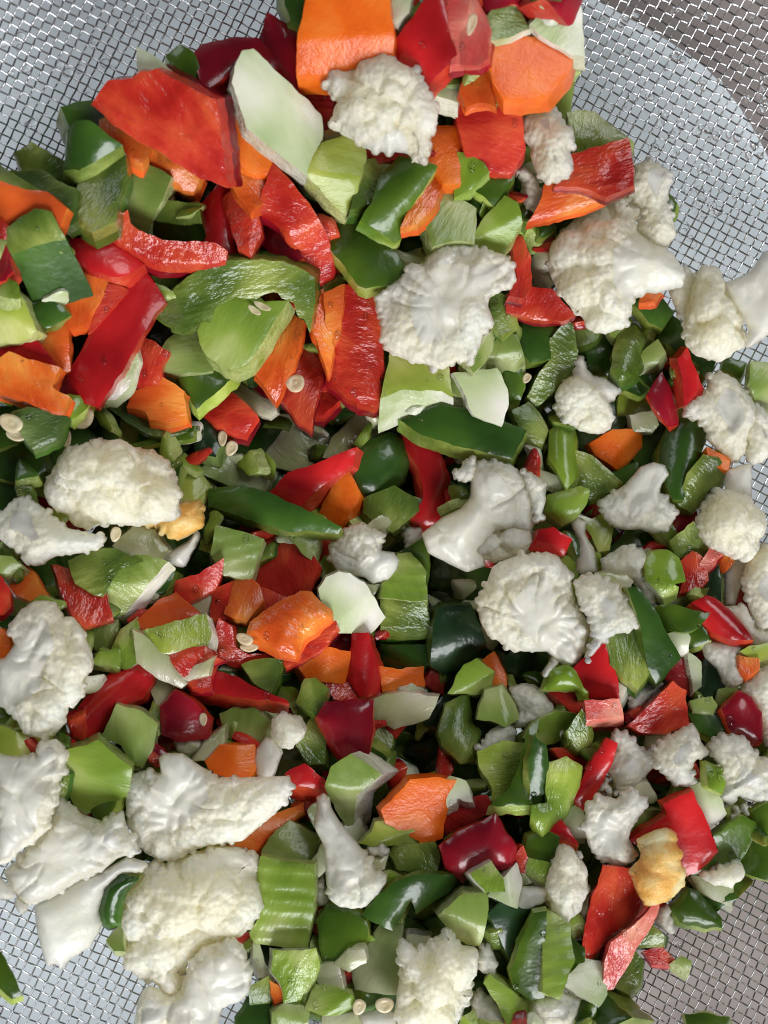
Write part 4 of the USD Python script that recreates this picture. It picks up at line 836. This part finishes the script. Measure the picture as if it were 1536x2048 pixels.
H Fm 5.5|1010,1030 1050,950 1120,980 1110,1090|t=3|dark red bit right of the orange carrot bar
H Cl 9.5|1180,1090 1260,930 1330,900 1430,970 1420,1060 1370,1100 1290,1100|t=4|curled light green celery lip below the glossy black green panel
H Fg 9.5|1100,1340 1150,1170 1280,1110 1290,1280 1340,1330 1320,1500 1230,1500 1120,1400|t=4;b=1.5|green pepper cap left of the white nub at lower centre
H Cc 10.5|1340,1240 1390,1090 1480,1060 1560,1170 1580,1250 1500,1280 1430,1250|t=4|light celery star right of the green pepper cap
H K 7.5|1370,920 1440,870 1510,1010 1500,1080 1430,1060|t=4|orange carrot leaf shape behind the curled celery lip
H X 9.5|1330,1440 1400,1320 1470,1280 1560,1290 1570,1400 1500,1450 1420,1520|h=3|white nub below the light celery star
H Pk 5.5|1020,1280 1130,1130 1180,1100 1120,1340|t=4|blackish green scrap right of the pale onion boat
H Fg 5|680,1340 720,1270 820,1330 800,1480 700,1510|t=4|dim green pepper right of the dark red spade
H Fr 5.5|770,1300 890,1290 830,1360|t=3|small red chip under the pale onion boat
H X 6|860,130 920,80 1000,100 990,190 920,220|h=2.5|dim curd left of the tall stalked cauliflower's foot
I X 13.3|-215,530 -155,430 -115,330 -50,290 60,250 150,245 220,235 290,260 320,310 380,370 370,430 400,560 460,630 500,720 480,770 460,830 420,950 360,950 280,910 220,850 120,850 0,840 -60,800 -145,745 -190,660|h=5;st=-20,560 60,480 140,330 240,420 260,560 330,640 440,720 440,850 340,940 200,830 60,700|broad wrinkled cauliflower slice right of centre, largest of its row
I X 12|380,430 430,380 520,370 610,420 690,490 720,560 770,610 765,680 720,725 620,740 560,800 480,890 420,950 500,740 460,630 410,560|h=4|fan shaped lobe on the right of the broad wrinkled slice
I S 10.5|180,970 250,870 290,900 200,1000|h=1.5|thin white shard below the broad wrinkled slice
I O 10.5|540,380 690,385 720,420 690,490 620,430|t=3|white onion chip above the fan shaped lobe
I W 7.5|530,290 600,230 680,195 780,210 840,250 820,400 880,480 850,590 800,530 720,420 560,370|h=4;sm=.5|shaded ivory curd left of the lime chip at right
I S 7|360,60 400,30 450,60 440,130 490,220 520,360 430,370 390,360 380,280 410,200|h=2.5|thin grey white stem above the fan shaped lobe
I Cy 5|450,90 560,20 600,120 580,240 520,240|t=4|dim green celery right of the thin grey stem
I Pr 9.5|175,110 250,100 345,170 310,250 200,230 120,220|t=5;s=-10,15|small red pepper cube above the broad wrinkled slice
I Pl 11.3|815,300 850,245 950,240 1000,280 1035,410 960,430 900,410 820,410|t=5;s=0,10|bright lime pepper chip under the cauliflower fan
I Cl 10.3|815,415 890,400 1000,470 990,530 940,560 880,490|t=4;w=1|wet pale green crumb below the bright lime chip
I Fg 8.5|960,190 1090,80 1180,200 1190,240 1140,310 1090,250 1010,290|t=4|olive green pepper tile left of the round cauliflower ball
I Fr 8.5|1015,330 1080,265 1150,310 1160,430 1100,480 1010,500 1030,400|t=4;w=1|reddish brown pepper flesh right of the bright lime chip
I Fp 8.8|1150,330 1200,250 1250,270 1160,370|t=3;w=1|fibrous crimson sliver under the round cauliflower ball
I Fo 7.5|1250,270 1330,270 1280,340|t=2|tiny orange tip under the round cauliflower ball
I Pk 6.5|1170,370 1250,310 1260,560 1180,520|t=3|dark green sheet above the right border red pepper
I Pm 5.5|960,150 1000,20 1110,10 1130,90 1060,110|t=4|crimson piece between the cauliflower fan and the ball
I S 4.5|1270,500 1280,350 1330,280 1430,290 1420,360 1370,470 1340,560 1280,560|h=2.5|translucent tan stem over the mesh gap at right
I X 7.5|1400,420 1440,260 1536,200 1620,190 1620,740 1500,700 1450,600 1420,520|h=5|tan cauliflower at right border beside the small mesh gap
I X 6.5|1270,570 1420,560 1480,690 1620,760 1620,820 1450,820 1330,690|h=4|beige cauliflower right of the pointed red pepper
I Pr 9.5|1090,580 1170,530 1260,570 1360,660 1435,780 1330,780 1220,740 1130,650|t=4;cy=-45,2|pointed red pepper leaf near the right border
I X 7.5|1140,780 1300,770 1430,785 1370,870 1400,960 1430,1010 1340,1070 1290,1060 1240,950 1170,880|h=4|pinkish beige cauliflower below the pointed red pepper
I Fo 8.5|1370,890 1470,910 1470,950 1410,990 1370,940|t=2.5|orange patch piece by the right border below the red leaf
I Cy 7.5|1380,850 1420,825 1620,800 1620,880 1470,910|t=3|yellow green celery at right border above the orange patch
I X 7.5|1380,1080 1470,960 1620,900 1620,1450 1536,1400 1500,1280 1460,1170|h=5|plain beige cauliflower at right border, lower half
I Pm 8.5|1260,1200 1360,1100 1430,1140 1490,1230 1500,1390 1470,1390 1310,1330|t=4;b=1|rounded dark red pepper near the lower right border
I Pd 11.3|700,460 740,450 860,600 930,740 1015,880 940,980 890,1040 830,920 800,830 770,650|t=3;s=-15,20;tl=.05,.1|long tapering green pepper blade right of the fan lobe
I Fg 9.5|560,770 620,730 760,730 800,870 830,960 750,1085 660,990 600,930|t=4;w=1|green pepper shield left of the long tapering blade
I Pg 9.5|870,590 940,560 1090,600 1175,610 1110,690 1050,720 930,700|t=3;s=-10,20|green pepper wing right of the long tapering blade
I Pg 7.5|1060,720 1130,700 1180,780 1060,830|t=3|small green pepper corner below the green wing
I Cw 8.5|940,760 1040,730 1065,770 1060,860 1010,880|t=4|pale celery bit touching the long tapering blade
I Cc 6.5|870,560 1080,500 1170,480 1160,530 1060,590|t=4|dim celery strip above the green wing
I Pr 9.3|385,960 555,810 600,930 640,1130 460,1140 430,1050|t=4;w=1|dark red pepper panel below the fan shaped lobe
I Fp 10.3|445,1140 640,1130 665,1215 670,1240 460,1245|t=5;s=10,85;w=1|red pepper block with pink cut front under the dark red panel
I Cw 7.5|600,930 640,950 700,1040 660,1140|t=3|pale celery spike right of the dark red panel
I Pl 9.5|200,1070 240,960 310,930 380,970 420,1060 460,1085 455,1130 410,1130 390,1080|t=4;b=1.5|lime pepper hood left of the dark red panel
I Fr 7.5|250,1110 410,1090 440,1140 440,1200 370,1230|t=4|red orange flesh under the lime hood
I X 8.5|-20,1060 80,1030 140,1040 200,1080 230,1130 270,1190 240,1230 140,1280 40,1320 0,1250 40,1200|h=4|small glistening white floret left of the lime hood
I Cl 8.5|90,1360 130,1280 270,1210 380,1220 330,1340 250,1390 160,1400|t=4|olive lime celery below the glistening floret
I Fg 9.5|330,1340 410,1210 450,1260 480,1360 470,1430 410,1460 340,1420|t=4;w=1;tl=.1,.2|sparkling grey green pepper tab left of the pink fronted block
I Fr 8.5|710,1300 800,1200 960,1040 1030,1090 1050,1280 920,1335 780,1330|t=5;w=1;tl=0,.1|triangular red pepper wedge with wet streaks at lower right
I X 6|700,1090 840,1020 920,1050 800,1160 700,1200|h=3|dim tan cauliflower above the triangular red wedge
I Fm 6.5|920,1000 1020,890 1080,900 1120,1020 1080,1110|t=3|brownish red flesh right of the long blade's tip
I Cw 7.5|1060,870 1120,910 1120,1050 1090,1080|t=2|thin green film beside the brownish red flesh
I Pd 7.5|1050,1200 1210,1200 1310,1250 1290,1340 1240,1380 1130,1330|t=4;w=1|dark wet green pepper right of the triangular red wedge
I Cc 8.3|1090,1170 1210,1140 1235,1180 1210,1230 1100,1220|t=3|small celery block on the dark wet green pepper
I Pk 5.5|1110,960 1180,900 1260,960 1280,1060 1180,1120 1110,1090|t=4|blackish green piece left of the pinkish beige cauliflower
I Cc 6.5|1250,1100 1340,1080 1300,1170 1230,1190|t=3|dim celery bit above the rounded dark red pepper
I Pk 4.5|0,860 150,860 100,960 40,1000 -60,950|t=4|blackish green piece under the broad wrinkled slice
'''
covered = []
TOP = []
count = 0
for line in DATA.strip().splitlines():
    head, pts, opts, label = line.split('|')
    h = head.split()
    o = ORIGIN[h[0]]; kind, col, lev = h[1][0], (h[1][1] if len(h[1]) > 1 else 'w'), float(h[2])
    opt = {}
    for kv in opts.split(';'):
        if '=' in kv:
            k, v = kv.split('=', 1); opt[k] = v
    rng = np.random.default_rng(1000 + count); count += 1
    num = lambda k, d: tuple(float(x) for x in opt[k].split(',')) if k in opt else d
    name, cat = NAMES[kind]
    if kind in 'PF': name = RED[col] + '_' + name
    if kind == 'E':
        cxy, rr = pts.split()[0], pts.split()[1:]
        p = pts_of(cxy, o)[0]; rx, ry, ang = [float(a) for a in rr]
        x0, y0 = at(p[0], p[1], -8)
        z = float(mesh_z(x0, y0)) + fill(*p) + lev * 1.15
        k = PX * (CAM_D - z) / CAM_D / 3
        q_ = rng.uniform(.68, .84); v, f = ellipsoid_seed(rx * k * q_, ry * k * q_, rng)
        v += .14 * (fbm(v * .9 + count, 2, count) - .5)[:, None] * [1, 1, 1.6]
        v = trimesh.transform_points(v, trimesh.transformations.euler_matrix(rng.uniform(-.15, .15), rng.uniform(-.15, .15), -math.radians(ang)))
        pr = put(name, v, f, SEED, smooth=True)
        UsdGeom.Xformable(pr).AddTranslateOp().Set(Gf.Vec3d(*(np.array([*at(p[0], p[1], z), z]) * MM)))
        tag(pr, label, cat, GROUPS[kind]); continue
    pp = pts_of(pts, o)
    cp = np.array(Polygon(pp).buffer(0).centroid.coords[0])
    covered.append(Polygon(pp).buffer(0))
    tk = num('t', (4,))[0] * (.8 if kind in 'PF' and 's' not in opt else 1) if kind in 'PFCKO' else num('h', (4,))[0] * .8
    x0, y0 = at(cp[0], cp[1], -8)
    inner = at(pp[:, 0], pp[:, 1], -12)
    zmin = float(mesh_z(inner[:, 0], inner[:, 1]).max()) + tk * .75 + .3
    z = max(float(mesh_z(x0, y0)) + fill(*cp) + lev * 1.15, min(zmin, float(mesh_z(x0, y0)) + tk + 4))
    poly = biggest(Polygon(at(pp[:, 0], pp[:, 1], z)).buffer(0).buffer(.16, join_style=2))
    k = PX * (CAM_D - z) / CAM_D
    tl = num('tl', None)
    tilt = (tl[0] * 2.0, tl[1] * 2.0) if tl else tuple(rng.uniform(-.3, .3, 2))
    slope = math.hypot(*tilt); ext = math.sqrt(poly.area) * .5
    if slope * ext > 3.0: tilt = tuple(a * 3.0 / (slope * ext) for a in tilt)
    if kind in 'WXSN':
        st = None
        if 'st' in opt:
            sp = pts_of(opt['st'], o); st = biggest(Polygon(at(sp[:, 0], sp[:, 1], z)).buffer(0).buffer(.3))
        V, F, N, fs, c = blob(poly, rng, num('h', (3.5,))[0], tuple(a * .6 for a in tilt), 'W' if kind == 'N' else kind, st, num('sm', (1.0 if kind != 'N' else .6,))[0])
        loc = (*c, z - num('h', (3.5,))[0] * .5)
        if kind in 'NS' or not fs.any():
            pr = put(name, V, F, {'N': PITH.get(opt.get('c', 'o')), 'S': STEM, 'W': CURD, 'X': CURD}[kind], normals=N)
            UsdGeom.Xformable(pr).AddTranslateOp().Set(Gf.Vec3d(*(np.array(loc) * MM)))
            tag(pr, label, cat, GROUPS[kind])
        else:
            x = thing(name, label, cat, loc, GROUPS[kind])
            for nm, sel, m in (('curd', ~fs, CURD), ('stem', fs, STEM)):
                if sel.any():
                    u, inv = np.unique(F[sel], return_inverse=True)
                    put(nm, V[u], inv.reshape(-1, 3), m, str(x.GetPath()), normals=N[u])
        continue
    sh = num('s', (0, 0)); sh = (sh[0] / 3 * k, -sh[1] / 3 * k)
    bend = num('cy', None)
    dome_ = num('b', (None,))[0]
    if bend is None and kind in 'PF' and dome_ is None: bend = (rng.uniform(0, 180), rng.uniform(.3, 1.3))
    if dome_ is None: dome_ = {'P': .15, 'F': -.2, 'C': .1, 'K': .05, 'O': .3}[kind]
    fct = None
    if (kind in 'CK' and tk >= 4 and rng.random() < .8 and 'rb' not in opt) or (kind == 'F' and tk >= 4 and rng.random() < .4):
        fct = (rng.choice([-1.1, -1.6, -2.0, -.5, 0.2]) + rng.uniform(-.3, .3), ext * rng.uniform(-.05, .35), rng.uniform(.35, .85))
    if 's' not in opt and kind in 'PFCK':
        sh = (rng.uniform(-.8, .8), rng.uniform(-1.7, -.2))
        poly = affinity.translate(poly, -sh[0] * .45, -sh[1] * .45)
    try:
        V, top, sides, bot, c = slab(poly, rng, tk, sh, tilt, dome_, bend, {'K': .14, 'P': .18}.get(kind, .13), {'P': .10, 'F': .14, 'C': .08, 'K': .05, 'O': .06}[kind], num('rb', (None,))[0],
                                     {'P': .10, 'F': .42 if 'w' in opt else .22, 'C': .16, 'K': .08, 'O': .3}[kind] + num('n', (0.,))[0], facet=fct)
    except Exception as ex:
        print('skipped', label, ex); continue
    emit_slab(name, label, cat, GROUPS[kind], (*c, z), V, top, sides, bot, kind, col, opt)
    if kind in 'PFC' and lev > 7: TOP.append((V + [*c, z], top))
print('pieces', count)

# ------------------------------------------------------------------ deeper pieces that show in the gaps of the heap
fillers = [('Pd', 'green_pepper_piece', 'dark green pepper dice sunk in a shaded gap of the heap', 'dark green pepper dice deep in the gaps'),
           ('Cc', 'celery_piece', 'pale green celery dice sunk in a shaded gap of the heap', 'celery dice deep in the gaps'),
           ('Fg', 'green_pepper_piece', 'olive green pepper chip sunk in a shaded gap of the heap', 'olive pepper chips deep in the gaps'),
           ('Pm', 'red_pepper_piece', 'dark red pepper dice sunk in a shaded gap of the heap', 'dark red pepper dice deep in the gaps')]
rng = np.random.default_rng(77)
protos = {}
def filler(i, px, py, drop):
    kd, name, label, group = fillers[i]
    x0, y0 = at(px, py, -10)
    z = max(float(mesh_z(x0, y0)) + 4.5, float(mesh_z(x0, y0)) + fill(px, py) + drop)
    loc = np.array([*at(px, py, z), z])
    rot = rng.uniform(0, 360)
    key = (i, int(rng.integers(4)))
    if key not in protos:
        m_ = int(rng.choice([4, 4, 5])); an = (np.arange(m_) + rng.uniform(-.28, .28, m_)) * 2 * math.pi / m_
        a = np.stack([np.cos(an), np.sin(an)], 1) * rng.uniform(4.2, 6.6, (m_, 1)) * [1, rng.uniform(.6, 1)]
        V, top, sides, bot, c = slab(Polygon(a), rng, 5.0, (rng.uniform(-1.5, 1.5), rng.uniform(-2, .5)), tuple(rng.uniform(-.35, .35, 2)), .2, (rng.uniform(0, 180), rng.uniform(0, 1.2)), .3, .1, None, .2)
        protos[key] = emit_slab(name, label, {'P': 'pepper piece', 'F': 'pepper piece', 'C': 'celery piece'}[kd[0]], group, loc, V, top, sides, bot, kd[0], kd[1], {})
        return
    src = protos[key]
    x = UsdGeom.Xform.Define(stage, '/World/' + numbered(name))
    x.GetPrim().GetReferences().AddInternalReference(src.GetPath()); x.GetPrim().SetInstanceable(True)
    x.ClearXformOpOrder()
    x.MakeMatrixXform().Set(Gf.Matrix4d().SetRotate(Gf.Rotation(Gf.Vec3d(rng.normal(0, .25), rng.normal(0, .25), 1), rot)) * Gf.Matrix4d().SetTranslate(Gf.Vec3d(*(loc * MM))))
    tag(x.GetPrim(), label, fillers[i][1].split('_')[-2] + ' piece', group)
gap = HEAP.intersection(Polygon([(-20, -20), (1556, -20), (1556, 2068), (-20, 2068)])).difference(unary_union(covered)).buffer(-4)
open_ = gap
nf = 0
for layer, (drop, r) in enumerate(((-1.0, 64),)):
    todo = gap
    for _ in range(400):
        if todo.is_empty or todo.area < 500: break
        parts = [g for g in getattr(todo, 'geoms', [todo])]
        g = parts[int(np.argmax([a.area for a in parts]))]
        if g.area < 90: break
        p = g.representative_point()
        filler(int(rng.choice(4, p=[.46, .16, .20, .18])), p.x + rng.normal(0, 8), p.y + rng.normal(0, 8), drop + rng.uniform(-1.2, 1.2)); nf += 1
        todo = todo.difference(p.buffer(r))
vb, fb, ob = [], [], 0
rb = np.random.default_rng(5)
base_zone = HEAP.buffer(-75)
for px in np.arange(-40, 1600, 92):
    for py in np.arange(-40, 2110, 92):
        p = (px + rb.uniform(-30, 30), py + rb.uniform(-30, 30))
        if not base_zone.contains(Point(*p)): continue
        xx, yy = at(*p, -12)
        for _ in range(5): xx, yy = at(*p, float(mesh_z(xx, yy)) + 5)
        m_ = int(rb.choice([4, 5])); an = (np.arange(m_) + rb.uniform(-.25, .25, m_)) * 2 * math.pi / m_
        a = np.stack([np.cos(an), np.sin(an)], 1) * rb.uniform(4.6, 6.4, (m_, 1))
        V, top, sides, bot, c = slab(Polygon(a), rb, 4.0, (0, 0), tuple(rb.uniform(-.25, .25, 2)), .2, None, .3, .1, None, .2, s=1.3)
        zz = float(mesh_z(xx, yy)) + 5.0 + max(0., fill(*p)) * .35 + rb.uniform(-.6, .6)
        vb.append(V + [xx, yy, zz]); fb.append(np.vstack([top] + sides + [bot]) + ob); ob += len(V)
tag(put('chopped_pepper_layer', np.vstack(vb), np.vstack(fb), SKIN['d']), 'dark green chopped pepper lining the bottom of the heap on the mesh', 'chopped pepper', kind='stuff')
scraps = [('Fg', 'green_pepper_piece', 'small chopped green pepper bit wedged between larger pieces', 'small green pepper bits'),
          ('Cl', 'celery_piece', 'small chopped lime celery bit wedged between larger pieces', 'small lime celery bits'),
          ('Cw', 'celery_piece', 'small pale celery crumb wedged between larger pieces', 'small pale celery crumbs'),
          ('Pd', 'green_pepper_piece', 'small dark green skin scrap wedged between larger pieces', 'small dark green skin scraps'),
          ('Fr', 'red_pepper_piece', 'small red pepper shred wedged between larger pieces', 'small red pepper shreds'),
          ('Ow', 'onion_piece', 'small translucent onion fleck wedged between larger pieces', 'small onion flecks')]
sproto = {}
edge = unary_union(covered).intersection(HEAP).boundary
gap2 = HEAP.intersection(Polygon([(-20, -20), (1556, -20), (1556, 2068), (-20, 2068)])).difference(unary_union(covered)).buffer(8)
x0, y0, x1, y1 = gap2.bounds
ns, placed = 0, []
while ns < 340 and len(placed) < 20000:
    px, py = rng.uniform(x0, x1), rng.uniform(y0, y1); placed.append(0)
    wgt = .12 if (px < 620 and py < 900) else 1.0
    if rng.random() > wgt or not gap2.contains(Point(px, py)): continue
    i = int(rng.choice(6, p=[.20, .28, .18, .12, .17, .05])); kd, name, label, group = scraps[i]
    xx, yy = at(px, py, -8)
    z = max(float(mesh_z(xx, yy)) + 2.5, float(mesh_z(xx, yy)) + fill(px, py) + rng.uniform(3.5, 8.5))
    loc = np.array([*at(px, py, z), z]); key = (i, int(rng.integers(5)))
    ns += 1
    if key not in sproto:
        m_ = int(rng.choice([3, 4, 4, 5, 6])); an = (np.arange(m_) + rng.uniform(-.33, .33, m_)) * 2 * math.pi / m_
        a = np.stack([np.cos(an), np.sin(an)], 1) * rng.uniform(1.1, 2.5, (m_, 1)) * [1.3, rng.uniform(.4, .95)]
        V, top, sides, bot, c = slab(Polygon(a).buffer(.25), rng, rng.uniform(1.2, 3.0), (rng.uniform(-.8, .8), rng.uniform(-1, .3)), tuple(rng.uniform(-.5, .5, 2)), .1, (rng.uniform(0, 180), rng.uniform(0, .8)), .15, .12, None, .25, s=.42)
        sproto[key] = emit_slab(name, label, {'O': 'onion piece', 'C': 'celery piece'}.get(kd[0], 'pepper piece'), group, loc, V, top, sides, bot, kd[0], kd[1], {'w': '1'} if kd[0] == 'F' else {})
        continue
    if kd[0] == 'O':
        x = UsdGeom.Mesh.Define(stage, '/World/' + numbered(name))
        x.GetPrim().GetReferences().AddInternalReference(sproto[key].GetPath())
    else:
        x = UsdGeom.Xform.Define(stage, '/World/' + numbered(name))
        x.GetPrim().GetReferences().AddInternalReference(sproto[key].GetPath()); x.GetPrim().SetInstanceable(True)
    x.ClearXformOpOrder()
    x.MakeMatrixXform().Set(Gf.Matrix4d().SetRotate(Gf.Rotation(Gf.Vec3d(rng.normal(0, .35), rng.normal(0, .35), 1), rng.uniform(0, 360))) * Gf.Matrix4d().SetTranslate(Gf.Vec3d(*(loc * MM))))
    tag(x.GetPrim(), label, {'O': 'onion piece', 'C': 'celery piece'}.get(kd[0], 'pepper piece'), group)
print('fillers', nf, 'scraps', ns)

# ------------------------------------------------------------------ water held in the mesh
drop0 = None
spots = []
areas = [((0, 0), (360, 200), 16), ((1200, 20), (1530, 420), 46), ((1280, 250), (1480, 560), 30), ((1380, 80), (1536, 300), 14), ((1320, 1830), (1440, 1900), 6), ((20, 120), (240, 330), 8)]
for (a, b), (c, d), n in areas:
    for _ in range(n):
        t = rng.random(2); spots.append((a + (c - a) * t[0], b + (d - b) * t[1]))
cov = unary_union(covered).buffer(6)
for (px, py) in spots:
    if cov.contains(Point(px, py)): continue
    q = at(px, py, 0)
    for _ in range(4):
        z = float(mesh_z(*q)); q = at(px, py, z)
    s = rng.uniform(.55, 1.0)
    if drop0 is None:
        m = trimesh.creation.icosphere(3); v = np.array(m.vertices) * [.8, .8, .42]
        v += .12 * (noise(v * 1.5 + 9, 2) - .5)[:, None]
        x = UsdGeom.Xform.Define(stage, '/World/' + numbered('water_drop')); drop0 = x.GetPrim()
        put('bead', v, np.array(m.faces), WATER, '/World/water_drop', smooth=True)
    else:
        x = UsdGeom.Xform.Define(stage, '/World/' + numbered('water_drop'))
        x.GetPrim().GetReferences().AddInternalReference(drop0.GetPath()); x.GetPrim().SetInstanceable(True)
        x.ClearXformOpOrder()
    nrm = np.array([BOWL_C[0] - q[0], BOWL_C[1] - q[1], BOWL_Z + BOWL_R - z]); nrm /= np.linalg.norm(nrm)
    R = Gf.Matrix4d().SetScale(Gf.Vec3d(s, s * rng.uniform(.8, 1.4), s)) * Gf.Matrix4d().SetRotate(Gf.Rotation(Gf.Vec3d(0, 0, 1), rng.uniform(0, 360)) * Gf.Rotation(Gf.Vec3d(0, 0, 1), Gf.Vec3d(*nrm)))
    x.MakeMatrixXform().Set(R * Gf.Matrix4d().SetTranslate(Gf.Vec3d(q[0] * MM, q[1] * MM, (z + .1) * MM)))
    tag(x.GetPrim(), 'small clear water drop caught in the wire mesh', 'water drop', 'water drops caught in the mesh')

bead0 = None
for n_ in range(130):
    V, top = TOP[int(rng.integers(len(TOP)))]
    t = top[int(rng.integers(len(top)))]
    p = V[t].mean(0); nv = np.cross(V[t[1]] - V[t[0]], V[t[2]] - V[t[0]]); nv /= np.linalg.norm(nv)
    if nv[2] < .75: continue
    x = UsdGeom.Xform.Define(stage, '/World/' + numbered('water_bead'))
    if bead0 is None:
        bead0 = x.GetPrim()
        m = trimesh.creation.icosphere(2); v = np.array(m.vertices) * [.55, .55, .34]; v += .1 * (noise(v * 2 + 5, 3) - .5)[:, None]
        put('bead', v, np.array(m.faces), WATER, '/World/water_bead', smooth=True)
    else:
        x.GetPrim().GetReferences().AddInternalReference(bead0.GetPath()); x.GetPrim().SetInstanceable(True); x.ClearXformOpOrder()
    k = rng.uniform(.35, 1.1)
    R = Gf.Matrix4d().SetScale(Gf.Vec3d(k, k * rng.uniform(.8, 1.5), k)) * Gf.Matrix4d().SetRotate(Gf.Rotation(Gf.Vec3d(0, 0, 1), Gf.Vec3d(*nv)))
    x.MakeMatrixXform().Set(R * Gf.Matrix4d().SetTranslate(Gf.Vec3d(*((p + nv * .02) * MM))))
    tag(x.GetPrim(), 'tiny clear water bead on a wet vegetable piece', 'water bead', 'water beads on the vegetables')
